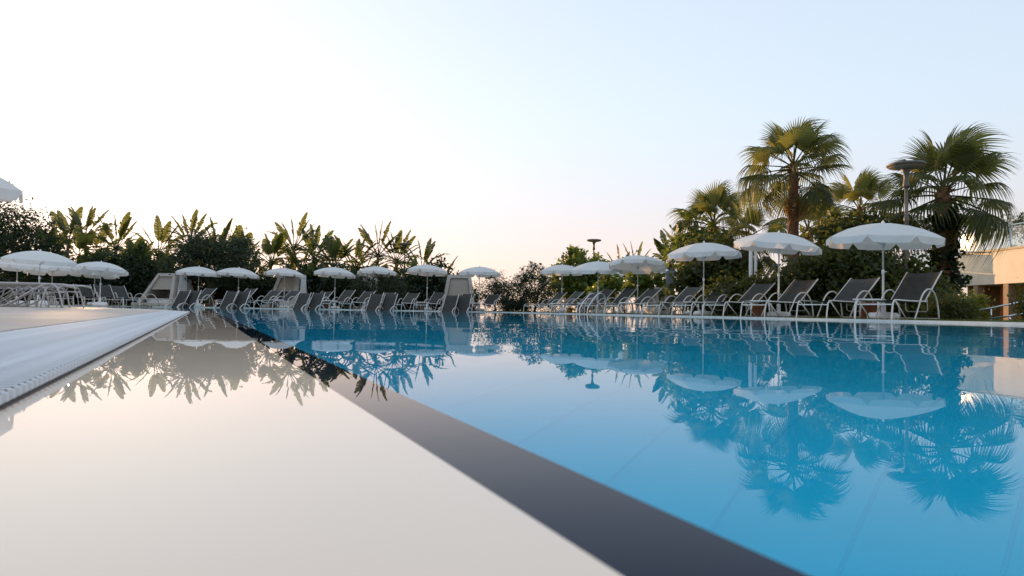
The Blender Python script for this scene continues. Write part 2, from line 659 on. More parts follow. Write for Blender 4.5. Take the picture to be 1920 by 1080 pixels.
# pool walls: right, back and the sun shelf the wet loungers stand on
mb = MB()
mb.prism([(RNEAR[0] - .25, -4), (RNEAR[0] - .03, -4), (CORNER[0] - .03, 31.5), (CORNER[0] - .25, 31.5)], -1.6, -.012)
tag(obj('pool_wall', mb.mesh('pool_wall', M['pool_tile'])), kind='structure')
mb = MB()
mb.prism([(-17, 27.8), (-1.4, 28.6), (-.5, 31.46), (-17, 30.75)], -1.6, -.385)
tag(obj('sun_shelf', mb.mesh('sun_shelf', M['pool_tile'])), kind='structure')

# wet overflow ledge, black edge tiles and the gutter under the grate
LEDGE_END = 12.5
mb = MB()
kk = [(KO, -.02), (KE - .001, -.02), (KE - .0005, .0016), (.080, .0016), (BAND0, .0012)]
vs_, fs_ = [], []
for s in (-2.5, LEDGE_END):
    for (k, z) in kk:
        vs_.append(SK(s, k, z))
    vs_.append(SK(s, BAND0, -1.6))
    vs_.append(SK(s, KO, -1.6))
n_ = len(kk) + 2
for i in range(n_):
    j = (i + 1) % n_
    fs_.append((i, j, n_ + j, n_ + i))
fs_ += [tuple(range(n_))[::-1], tuple(range(n_, 2 * n_))]
mb.add(vs_, fs_)
led = tag(obj('pool_ledge', mb.mesh('pool_ledge', M['ledge'])), kind='structure')
tm = MB()
tm.prism([sk2(-2.5, BAND0 + .0004), sk2(LEDGE_END, BAND0 + .0004), sk2(LEDGE_END, BAND1), sk2(-2.5, BAND1)][::-1], -.05, .0006)
obj('edge_band', tm.mesh('edge_band', M['black_tile']), led)
wm = MB()
wm.prism([sk2(-2.5, BAND0 + .001), sk2(LEDGE_END, BAND0 + .001), sk2(LEDGE_END, BAND1 - .004), sk2(-2.5, BAND1 - .004)][::-1], -1.6, -.052)
tag(obj('pool_wall', wm.mesh('pool_wall_near', M['pool_tile'])), kind='structure')
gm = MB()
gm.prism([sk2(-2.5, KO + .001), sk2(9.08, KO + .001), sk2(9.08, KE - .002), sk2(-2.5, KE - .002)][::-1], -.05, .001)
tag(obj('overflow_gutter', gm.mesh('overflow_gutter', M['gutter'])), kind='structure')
grate = thing('overflow_grate', 'white slatted overflow grate between the pool water and the cream deck', 'grate', SK(0, 0, 0))
sm_ = MB()
# one slat: rounded bar lying across the gutter (local X along the edge, local Y across)
prof = [(-.0054, .003), (-.0054, .0129), (-.0047, .0135), (.0047, .0135), (.0054, .0129), (.0054, .003)]
ends = [(-.1215, .0), (-.118 - .006, .0), (-.377, 0)]
vs_, fs_ = [], []
for (k, sc_) in ((KE - .0015, .55), (KE - .0055, 1.0), (KO + .0065, 1.0), (KO + .0025, .55)):
    for (x, z) in prof:
        vs_.append((x * sc_, -k, .009 + (z - .009) * sc_))
for i in range(3):
    for q in range(6):
        j = (q + 1) % 6
        fs_.append((i * 6 + q, i * 6 + j, i * 6 + 6 + j, i * 6 + 6 + q))
fs_ += [tuple(range(6)), tuple(range(18, 24))[::-1]]
sm_.add(vs_, fs_)
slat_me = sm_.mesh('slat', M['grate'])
slat_me.materials.append(M['slot_shade'])
for q_ in (6, 10, 5, 11, 17):      # faces looking into the slots, coloured dark to stand for the shade there
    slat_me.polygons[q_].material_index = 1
PIT = .0205
ang = math.atan2(PU.y, PU.x)
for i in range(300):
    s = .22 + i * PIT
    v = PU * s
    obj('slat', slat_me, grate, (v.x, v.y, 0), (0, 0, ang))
rest = MB()
nrest = int((9.05 - (.22 + 300 * PIT)) / PIT)
ca, sa = math.cos(ang), math.sin(ang)
for i in range(nrest):
    s = .22 + (300 + i) * PIT
    v = PU * s
    rest.add([(v.x + x * ca - y * sa, v.y + x * sa + y * ca, z) for (x, y, z) in vs_], fs_)
tag(obj('slat_run', rest.mesh('slat_run', M['grate']), grate), kind='stuff')
for k in (-.195, -.262, -.330):
    rm = MB()
    rm.prism([sk2(.1, k - .007), sk2(9.05, k - .007), sk2(9.05, k + .007), sk2(.1, k + .007)][::-1], .004, .0129)
    obj('rod', rm.mesh('rod', M['grate']), grate)

# ------------------------------------------------------------------ loungers
WL = .66           # width between the side rails


def lounger_meshes(back_deg):
    a = R(back_deg)
    hx, hz, L = 1.20, .345, .86
    ms = {}
    for side, sx in (('l', -WL / 2), ('r', WL / 2)):
        b = MB()
        b.tube(smooth_path([(sx, -.03, 0), (sx, .0, .20), (sx, .045, .325), (sx, .15, .352), (sx, .6, .345), (sx, hx + .05, hz)], 4), .0145, 6)
        ms['rail_' + side] = b.mesh('side_rail', M['frame'], True)
        b = MB()
        o = math.copysign(.028, sx)
        b.tube(smooth_path([(sx + o, .72, 0), (sx + o, .86, .22), (sx + o, 1.0, .44), (sx + o, 1.16, .555), (sx + o, 1.32, .575),
                            (sx + o, 1.48, .50), (sx + o, 1.60, .30), (sx + o, 1.66, 0)], 3), .0155, 6)
        ms['arm_' + side] = b.mesh('armrest', M['frame'], True)
        b = MB()
        b.tube([(sx, .10, .34), (sx, .30, .17), (sx, .50, 0)], .0125, 6)
        ms['leg_' + side] = b.mesh('leg', M['frame'], True)
        b = MB()
        b.tube([(sx * .96, hx, hz), (sx * .96, hx + (L + .03) * math.cos(a), hz + (L + .03) * math.sin(a))], .0145, 6)
        ms['back_' + side] = b.mesh('back_rail', M['frame'], True)
    b = MB()
    b.tube([(-WL / 2, .005, .27), (WL / 2, .005, .27)], .013, 6)
    ms['front_bar'] = b.mesh('front_bar', M['frame'], True)
    b = MB()
    b.tube([(-WL / 2 - .028, 1.655, .03), (WL / 2 + .028, 1.655, .03)], .012, 6)
    ms['rear_bar'] = b.mesh('rear_bar', M['frame'], True)
    b = MB()
    b.tube([(-.2, hx + .42 * math.cos(a), hz + .42 * math.sin(a) - .02), (-.2, 1.56, .19), (-.17, 1.58, .16), (.17, 1.58, .16), (.2, 1.56, .19),
            (.2, hx + .42 * math.cos(a), hz + .42 * math.sin(a) - .02)], .009, 5)
    ms['prop'] = b.mesh('back_prop', M['frame'], True)

    def sheet(pts, w, sag):
        vs, fs = [], []
        nx = 6
        for (y, z, ny, nz) in pts:
            for th in (0, .006):
                for i in range(nx + 1):
                    u = i / nx * 2 - 1
                    d = -sag * (1 - u * u) - th
                    vs.append((u * w / 2, y + ny * d, z + nz * d))
        m_ = 2 * (nx + 1)
        for k in range(len(pts) - 1):
            for i in range(nx):
                fs.append((k * m_ + i, k * m_ + i + 1, k * m_ + m_ + i + 1, k * m_ + m_ + i))
                q = nx + 1
                fs.append((k * m_ + q + i, k * m_ + m_ + q + i, k * m_ + m_ + q + i + 1, k * m_ + q + i + 1))
            for i in (0, nx):
                fs.append((k * m_ + i, k * m_ + m_ + i, k * m_ + m_ + nx + 1 + i, k * m_ + nx + 1 + i))
        for k in (0, len(pts) - 1):
            for i in range(nx):
                fs.append((k * m_ + i, k * m_ + i + 1, k * m_ + nx + 2 + i, k * m_ + nx + 1 + i))
        b_ = MB()
        b_.add(vs, fs)
        return b_

    seat = [(.07 + (hx - .08) * i / 6, .36 - .012 * i / 6, 0, 1) for i in range(7)]
    ms['seat'] = sheet(seat, WL - .02, .018).mesh('seat_sling', M['sling'], True)
    nb = (-math.sin(a), math.cos(a))
    bk = [(hx + (.02 + (L - .02) * i / 6) * math.cos(a), hz + .01 + (.02 + (L - .02) * i / 6) * math.sin(a), nb[0], nb[1]) for i in range(7)]
    ms['backrest'] = sheet(bk, WL - .04, .02).mesh('back_sling', M['sling'], True)
    return ms


PART_OF = {'rail_l': 'side_rail', 'rail_r': 'side_rail', 'arm_l': 'armrest', 'arm_r': 'armrest', 'leg_l': 'leg', 'leg_r': 'leg',
           'back_l': 'back_rail', 'back_r': 'back_rail', 'front_bar': 'front_bar', 'rear_bar': 'rear_bar', 'prop': 'back_prop',
           'seat': 'seat_sling', 'backrest': 'back_sling'}
LM = {}


def lounger(label, group, loc, az, back=40, sc_=1.0):
    if back not in LM:
        LM[back] = lounger_meshes(back)
    t_ = thing('sun_lounger', label, 'sun lounger', loc, -R(az), group, (sc_, sc_, sc_))
    for k, me in LM[back].items():
        obj(PART_OF[k], me, t_)
    return t_


DZ = .0345     # coping top
rng = random.Random(3)
ROW = [1633, 1518, 1408, 1334, 1275, 1217, 1143, 1105, 1069, 1040, 1014.5, 988.5]
row_pos = []
for i, px in enumerate(ROW):
    Y = 13632.0 / (px - 960 + 435)
    X = X_at(px, Y) + .05
    row_pos.append((X, Y))
    lab = 'grey sling lounger, %s along the poolside row from the terrace building' % ORD[i + 1]
    lounger(lab, 'loungers along the straight pool side', (X, Y, .034), 58 + rng.uniform(-4, 4), rng.choice([40, 42, 44, 37]))

# second row behind, partly hidden
for lab, px, Y, az, bk in (('grey lounger behind the poolside row, beside the pale cabana and closed parasol', 1243, 27.0, 52, 40),
                           ('grey lounger behind the pool ladder, in the second row', 1126, 31.0, 52, 42),
                           ('grey lounger half hidden behind the row, between ladder and cabana', 1216, 28.5, 52, 40)):
    lounger(lab, 'loungers in the second row', (X_at(px, Y), Y, .012), az, bk)

# back row on dry ground; px is where the top of the back shows
DRY = [397, 469, 518, 551, 614, 652, 689, 735, 778, 822, 879, 926]
th = R(21)
for i, px in enumerate(DRY):
    Yf = 31.62 + .035 * (px - 926) / 18
    Yt = Yf + 1.86 * math.cos(th)
    X = X_at(px, Yt) - 1.86 * math.sin(th)
    lab = 'grey lounger dry on the far pool edge, %s from the round tree' % ORD[i + 1]
    lounger(lab, 'loungers along the far pool edge', (X, Yf, .012), 21 + rng.uniform(-5, 5), rng.choice([40, 44, 42, 37]))
WET = [343, 364, 431, 456, 568, 593, 705, 731, 844, 873]
for i, px in enumerate(WET):
    Yf = 28.75 + .03 * (px - 873) / 18
    Yt = Yf + 1.56 * math.cos(th)
    X = X_at(px, Yt) - 1.56 * math.sin(th)
    lab = 'dark lounger standing in the water, %s along the shelf from the round tree' % ORD[i + 1]
    lounger(lab, 'loungers standing in the water of the sun shelf', (X, Yf, -.384), 21 + rng.uniform(-4, 4), rng.choice([64, 60, 62]))

# far left group, turned the other way
for i, (px, Y, az, bk) in enumerate(((176, 28.0, -46, 40), (215, 28.4, -46, 40), (246, 29.2, -48, 40), (318, 31.4, -80, 4), (120, 27.6, -46, 40))):
    lab = ['grey lounger under the double parasol, back raised, facing the near deck', 'grey lounger beside the leaning parasol poles, second from the near deck',
           'grey lounger with raised back, third from the near deck', 'grey lounger lying flat in front of the stone cabana',
           'grey lounger mostly hidden behind the flat loungers of the near deck'][i]
    lounger(lab, 'loungers on the far lawn', (X_at(px, Y), Y, .015), az, bk)


# flat stacked-away loungers on the near deck
def flat_meshes():
    ms = {}
    Lg = 1.95
    for s_, sx in (('l', -.31), ('r', .31)):
        b = MB()
        b.tube([(sx, -.06, .335), (sx, .08, .365), (sx, .4, .372), (sx, Lg, .378)], .016, 6)
        ms['side_rail', s_] = b.mesh('flat_rail', M['wire'], True)
        b = MB()
        o = math.copysign(.03, sx)
        b.tube(smooth_path([(sx + o, .06, 0), (sx + o, .11, .20), (sx + o, .17, .335), (sx + o, .28, .37), (sx + o, .40, .335), (sx + o, .62, .20), (sx + o, .84, .055),
                            (sx + o, 1.0, .014), (sx + o, 1.16, .05), (sx + o, 1.38, .20), (sx + o, 1.62, .352)], 4), .012, 6)
        ms['runner', s_] = b.mesh('flat_runner', M['wire'], True)
        b = MB()
        b.tube([(sx, .30, .35), (sx, .36, .2), (sx, .40, 0)], .011, 6)
        ms['leg', s_] = b.mesh('flat_leg', M['wire'], True)
    b = MB()
    b.box(-.295, .295, -.04, Lg, .352, .366, .006)
    ms['sling', ''] = b.mesh('flat_sling', M['wire'])
    b = MB()
    b.tube([(-.31, .13, .26), (.31, .13, .26)], .012, 6)
    ms['cross_bar', ''] = b.mesh('flat_bar', M['wire'], True)
    return ms


FM = flat_meshes()
for i in range(5):
    t_ = thing('flat_lounger', 'flat grey tube lounger on the cream deck, %s from the water in its row' % ORD[i + 1], 'sun lounger',
               (X_at(146, 11.0) - .70 * i, 11.0 + .72 * i, 0.0147), -R(-98), 'flat loungers on the near deck')
    for (n_, _), me in FM.items():
        obj(n_, me, t_)


# ------------------------------------------------------------------ parasols
def parasol_meshes():
    ms = {}
    Rr_, n = 1.04, 8
    prof = [(0.02, 0.0), (.22, -.018), (.45, -.066), (.68, -.142), (.87, -.232), (1.0, -.31)]
    b = MB()
    vs, fs = [], []
    seg = n * 4
    for (r, z) in prof:
        for k in range(seg):
            a = 2 * math.pi * k / seg
            u = (k % 4) / 4.0
            sag = math.sin(u * math.pi)
            rr = r * Rr_ * (1 - .055 * sag * r)
            vs.append((rr * math.cos(a), rr * math.sin(a), z - .018 * sag * r))
    for i in range(len(prof) - 1):
        for k in range(seg):
            j = (k + 1) % seg
            fs.append((i * seg + k, i * seg + seg + k, i * seg + seg + j, i * seg + j))
    fs.append(tuple(range(seg)))
    b.add(vs, fs)
    ms['canopy'] = b.mesh('canopy', M['canopy'])
    # valance: eight flaps with rounded corners
    fl = []
    for q in range(n):
        b = MB()
        vs, fs = [], []
        nu = 8
        for i in range(nu + 1):
            u = i / nu
            a = 2 * math.pi * (q + u) / n
            # straight chord between the ribs
            sag = math.sin(u * math.pi)
            r0 = Rr_ * (1 - .055 * sag) + .004
            drop = .135 * min(1.0, math.sin(max(.0, min(1, u)) * math.pi) * 3.2 + .16)
            ease = .012 * math.sin(u * 9.0 + q)
            z0 = -.308 - .018 * sag
            for tt in (0, .5, 1):
                vs.append(((r0 + .006 * tt + ease * tt) * math.cos(a), (r0 + .006 * tt + ease * tt) * math.sin(a), z0 - drop * tt))
        for i in range(nu):
            for tt in (0, 1):
                fs.append((i * 3 + tt, i * 3 + 3 + tt, i * 3 + 4 + tt, i * 3 + 1 + tt))
        b.add(vs, fs)
        fl.append(b.mesh('valance_flap', M['canopy']))
    ms['flaps'] = fl
    ribs = []
    for q in range(n):
        a = 2 * math.pi * q / n
        b = MB()
        b.tube([(r * Rr_ * math.cos(a), r * Rr_ * math.sin(a), z - .014) for r, z in prof[:]], .006, 4)
        b.tube([(.02 * math.cos(a), .02 * math.sin(a), -.42), (.52 * Rr_ * math.cos(a), .52 * Rr_ * math.sin(a), -.10)], .005, 4)
        ribs.append(b.mesh('rib', M['frame']))
    ms['ribs'] = ribs
    b = MB()
    b.lathe([(.018, -.02), (.03, .0), (.024, .03), (.008, .055)], 8)
    ms['finial'] = b.mesh('finial', M['plastic'], True)
    b = MB()
    b.lathe([(.03, -.46), (.034, -.40), (.03, -.36)], 8)
    ms['hub'] = b.mesh('hub', M['plastic'], True)
    return ms


PM = parasol_meshes()


def foot_z(X, Y):
    if X > 10.5 - .34 * Y or Y > 31.5:
        return .013
    if X < (-9.9 - .816 * (Y - 15.6) if Y < 20.5 else -13.9 - .535 * (Y - 20.5) if Y < 24.8 else -16.2):
        return .0152           # on the near deck
    return -.384              # on the sun shelf


POLES = {}
bm_ = MB()
bm_.lathe([(.27, 0), (.285, .03), (.28, .11), (.24, .15), (.07, .16), (.045, .17), (.045, .33), (.03, .34)], 20)
BASE_ME = bm_.mesh('parasol_base', M['plastic'], True)


def parasol(label, px, ytop, wpx, z0=.012, tilt=(0, 0), rz=None, group='open white parasols', Y=None, base=True):
    Y = Y or 2662.0 / wpx
    X = X_at(px, Y)
    H = Z_at(px, ytop, Y) - z0 - .05
    H = max(1.75, min(2.5, H))
    t_ = thing('parasol', label, 'parasol', (X, Y, z0), rng.uniform(0, .78) if rz is None else rz, group)
    key = round(H, 1)
    H = key
    if key not in POLES:
        b = MB()
        b.tube([(0, 0, .16), (0, 0, H * .5)], .021, 8)
        b.tube([(0, 0, H * .5), (0, 0, H - .01)], .0165, 8)
        c = MB()
        c.lathe([(.02, H * .5 - .05), (.03, H * .5 - .04), (.03, H * .5 + .03), (.019, H * .5 + .04)], 8)
        c.tube([(.03, 0, H * .5), (.075, 0, H * .5)], .009, 6)
        POLES[key] = (b.mesh('pole', M['frame'], True), c.mesh('collar', M['plastic'], True))
    po = obj('pole', POLES[key][0], t_)
    obj('collar', POLES[key][1], t_)
    if base:
        obj('base', BASE_ME, t_)
    tl = (tilt[0], tilt[1], 0)
    ca_ = obj('canopy', PM['canopy'], t_, (0, 0, H), tl)
    for me in PM['flaps']:
        obj('valance_flap', me, ca_)
    for me in PM['ribs']:
        obj('rib', me, ca_)
    obj('finial', PM['finial'], ca_)
    obj('hub', PM['hub'], t_, (0, 0, H))
    return t_


for lab, px, yt, wpx, tl in (
        ('white parasol by the bronze street lamp, beside the lounger nearest the terrace building', 1656, 412, 200, (.03, .02)),
        ('white parasol in front of the tall fan palm with the bare reddish trunk', 1460, 432, 159, (.10, .03)),
        ('white parasol in front of the leafy tree, beside the twin shower posts', 1319, 453, 137, (-.02, -.03)),
        ('broad white parasol overlapping two others beside the pool ladder', 1195, 478, 109, (-.13, .05)),
        ('white parasol below the lamp with the disc head, behind the pool ladder', 1121, 486, 103, (.06, -.06)),
        ('white parasol next to the grey olive shrub at the end of the poolside row', 1053, 496, 86, (0, 0)),
        ('white parasol half hidden behind the broad one, towards the lamp', 1160, 498, 70, (.05, 0)),
        ('white parasol half hidden behind the broad one, near the closed parasol', 1246, 494, 76, (.04, .1)),
        ('white parasol in front of the round dark tree, beside the stone cabana', 371, 499, 79, (.03, .03)),
        ('white parasol in front of the round dark tree, away from the cabana', 446, 502, 78, (.02, .07)),
        ('white parasol in front of the cabana with the pale curtain', 532, 501, 75, (-.04, .05)),
        ('white parasol between the curtained cabana and the olive bush', 627, 500, 78, (-.03, .06)),
        ('white parasol in front of the low olive bush', 706, 499, 74, (-.03, .03)),
        ('white parasol beside the slim lamp post of the far edge', 800, 494, 78, (-.04, .06)),
        ('white parasol beside the framed cabana with the drawn screen', 898, 497, 80, (-.02, 0)),
        ('white parasol above the flat loungers, topmost of its overlapping pair', 72, 480, 118, (.06, .03)),
        ('white parasol with leaning pole next to the stone cabana, nearer of the pair', 187, 487, 95, (-.05, .07)),
        ('white parasol behind the flat loungers, at the edge of the dark tree', 30, 486, 100, (-.03, .05)),
        ('white parasol tucked under the pair above the flat loungers', 96, 499, 92, (-.08, 0)),
        ('white parasol tucked behind the leaning one near the stone cabana', 176, 499, 84, (-.06, .04))):
    parasol(lab, px, yt, wpx, z0=foot_z(X_at(px, 2662.0 / wpx), 2662.0 / wpx), tilt=tl)
parasol('white parasol whose rim alone reaches into view above the near deck', -150, 276, 300, z0=0.0147, tilt=(.06, .1), rz=.3, Y=8.3)

# closed parasols
for i, (lab, px, yt, Y) in enumerate((('closed white parasol with hanging folds beside the leafy tree', 1294, 512, 26.0),
                                      ('closed white parasol half hidden behind another closed one', 1304, 518, 27.5))):
    t_ = thing('closed_parasol', lab, 'parasol', (X_at(px, Y), Y, .012), .2)
    H = Z_at(px, yt, Y)
    b = MB()
    vs, fs = [], []
    seg = 24
    pr = [(.012, H), (.05, H - .12), (.10, H - .45), (.145, H - .85), (.16, H - 1.0)]
    for (r, z) in pr:
        for k in range(seg):
            a = 2 * math.pi * k / seg
            rr = r * (1 + .28 * (1 if k % 3 == 0 else -.4) * min(1, (H - z) / .4))
            vs.append((rr * math.cos(a), rr * math.sin(a), z - (.03 if k % 3 else 0) * (z < H - .9)))
    for q in range(len(pr) - 1):
        for k in range(seg):
            j = (k + 1) % seg
            fs.append((q * seg + k, q * seg + seg + k, q * seg + seg + j, q * seg + j))
    b.add(vs, fs)
    obj('folded_canopy', b.mesh('folded_canopy', M['canopy']), t_)
    b = MB()
    b.tube([(0, 0, .1), (0, 0, H - .05)], .02, 8)
    obj('pole', b.mesh('pole', M['frame'], True), t_)
    obj('base', BASE_ME, t_)

# ------------------------------------------------------------------ side tables, pots
tb = MB()
tb.box(-.25, .25, -.25, .25, .395, .42, .012)
TT = tb.mesh('table_top', M['plastic'])
tl_me = []
for sx in (-1, 1):
    for sy in (-1, 1):
        b = MB()
        b.tube([(sx * .19, sy * .19, .396), (sx * .215, sy * .215, .2), (sx * .22, sy * .22, 0)], [.022, .02, .017], 6)
        tl_me.append(b.mesh('leg', M['plastic'], True))
tables = []


def table(lab, px, Y, grp):
    t_ = thing('side_table', lab, 'table', (X_at(px, Y), Y, .012), R(-30) + rng.uniform(-.2, .2), grp)
    obj('table_top', TT, t_)
    for me in tl_me:
        obj('leg', me, t_)


table('small white side table beside the lounger closest to the terrace building', 1630, 13.55, 'tables along the pool side')
table('small white side table beside the parasol of the tall fan palm', 1428, 16.7, 'tables along the pool side')
table('small white side table below the parasol by the leafy tree', 1303, 19.9, 'tables along the pool side')
table('small white side table beside the broad parasol', 1180, 23.2, 'tables along the pool side')
table('small white side table behind the pool ladder', 1097, 26.2, 'tables along the pool side')
table('small white side table at the end of the row by the olive shrub', 1046, 28.6, 'tables along the pool side')
table('small white side table before the curtained cabana', 519, 32.1, 'tables along the far edge')
table('small white side table below the parasol between cabana and bush', 618, 32.1, 'tables along the far edge')
table('small white side table near the slim lamp post', 792, 32.2, 'tables along the far edge')
table('small white side table before the framed cabana', 897, 32.3, 'tables along the far edge')


def pot(lab, px, Y, mat, s_=1.0, name='flower_pot'):
    t_ = thing(name, lab, 'pot', (X_at(px, Y), Y, .0122), 0, None, (s_, s_, s_))
    b = MB()
    b.lathe([(.11, 0), (.13, .02), (.185, .27), (.205, .275), (.208, .32), (.19, .325), (.175, .29), (.17, .27), (.02, .265)], 16)
    obj('bowl', b.mesh('bowl', M[mat], True), t_)
    b = MB()
    b.lathe([(.168, .24), (.165, .272), (.06, .285), (.01, .287)], 12)
    obj('soil', b.mesh('soil', M['soil'], True), t_)
    return t_


pot('bright orange glazed pot under the loungers near the olive shrub', 1068, 27.0, 'orange_pot', .75)
pot('terracotta pot under the table by the parasol of the tall fan palm', 1421, 17.0, 'terracotta')
pot('dark terracotta pot under the table near the terrace building', 1629, 14.2, 'terracotta', 1.1)
pot('terracotta pot below the table before the curtained cabana', 512, 33.0, 'terracotta', 1.1)
pot('terracotta pot below the table between cabana and bush', 610, 33.0, 'terracotta', 1.1)
pot('terracotta pot below the table near the slim lamp post', 789, 33.0, 'terracotta', 1.2)
pot('terracotta pot below the table before the framed cabana', 884, 33.0, 'terracotta', 1.2)
pot('terracotta pot in the shade behind the pool ladder', 1094, 26.9, 'terracotta', 1.0)

# ------------------------------------------------------------------ pool ladder
Yl = 23.3
Xl = 10.5 - .34 * Yl
lad = thing('pool_ladder', 'stainless pool ladder with two curved grab rails', 'ladder', (Xl, Yl, 0), -R(64))
for off in (-.25, .25):
    b = MB()
    b.tube(smooth_path([(off, -.16, -.9), (off, -.15, .05), (off, -.08, .30), (off, .18, .62), (off, .34, .72), (off, .50, .67), (off, .56, .52), (off, .565, .2), (off, .565, .03)], 4), .024, 8)
    obj('grab_rail', b.mesh('grab_rail', M['steel'], True), lad)
for z in (-.75, -.45, -.15):
    b = MB()
    b.box(-.24, .24, -.20, -.11, z, z + .025, .006)
    obj('rung', b.mesh('rung', M['steel']), lad)


# ------------------------------------------------------------------ lamps
def lamp(lab, px, ytop, Y, dd=.88):
    H = Z_at(px, ytop, Y)
    t_ = thing('street_lamp', lab, 'lamp', (X_at(px, Y), Y, .0122), 0, 'disc lamps')
    b = MB()
    b.lathe([(.10, 0), (.10, .05), (.058, .09), (.052, H * .62), (.062, H * .62 + .03), (.062, H * .62 + .12), (.042, H * .62 + .16), (.040, H - .55)], 12)
    obj('post', b.mesh('post', M['lamp'], True), t_)
    b = MB()
    b.lathe([(.075, H - .62), (.082, H - .55), (.07, H - .50), (.055, H - .38), (.075, H - .24), (.15, H - .15)], 14)
    obj('neck', b.mesh('neck', M['lamp'], True), t_)
    b = MB()
    r = dd / 2
    b.lathe([(.12, H - .152), (r * .75, H - .128), (r * .98, H - .085), (r, H - .05), (r * .9, H - .02), (r * .4, H), (.02, H + .004)], 28)
    obj('disc', b.mesh('disc', M['lamp'], True), t_)
    b = MB()
    b.lathe([(.20, H - .160), (r * .55, H - .150), (r * .88, H - .118), (r * .90, H - .112), (.19, H - .14)], 28)
    obj('diffuser', b.mesh('diffuser', M['lamp_glass'], True), t_)


lamp('tall bronze lamp post with disc head beside the two fan palms', 1700, 306, 16.8)
lamp('dark lamp post with disc head rising over the bright leafy tree', 1112, 449, 40)
lamp('slim dark lamp post with disc head among the banana-like plants', 757, 456, 41, .8)
lamp('lamp post with flat disc head against the sunset glow', 112, 471, 37.6, .8)

# twin shower posts and a small flood light
tw_ = thing('shower_posts', 'pair of pale round shower posts with a small shelf behind the loungers', 'shower', (X_at(1411, 20.5), 20.5, .0122), 0)
for dx, r, top in ((-.06, .055, 2.15), (.085, .045, 2.2)):
    b = MB()
    b.lathe([(r * 1.4, 0), (r * 1.4, .03), (r, .05), (r, top - .04), (r * .7, top)], 12, (dx, 0))
    obj('post', b.mesh('post', M['frame'], True), tw_)
b = MB()
b.box(-.02, .36, -.12, .12, .93, .955, .008)
obj('shelf', b.mesh('shelf', M['plastic']), tw_)
fl_ = thing('flood_light', 'small dark flood light on a thin post above the hedge', 'lamp', (X_at(1455, 20.3), 20.3, .0122), R(20))
b = MB()
b.lathe([(.02, 0), (.02, 1.42)], 8)
obj('post', b.mesh('post', M['cap'], True), fl_)
b = MB()
b.tube([(.04, -.02, 1.40), (-.02, -.02, 1.46), (-.12, -.03, 1.52)], [.05, .075, .10], 10)
obj('head', b.mesh('head', M['cap'], True), fl_)


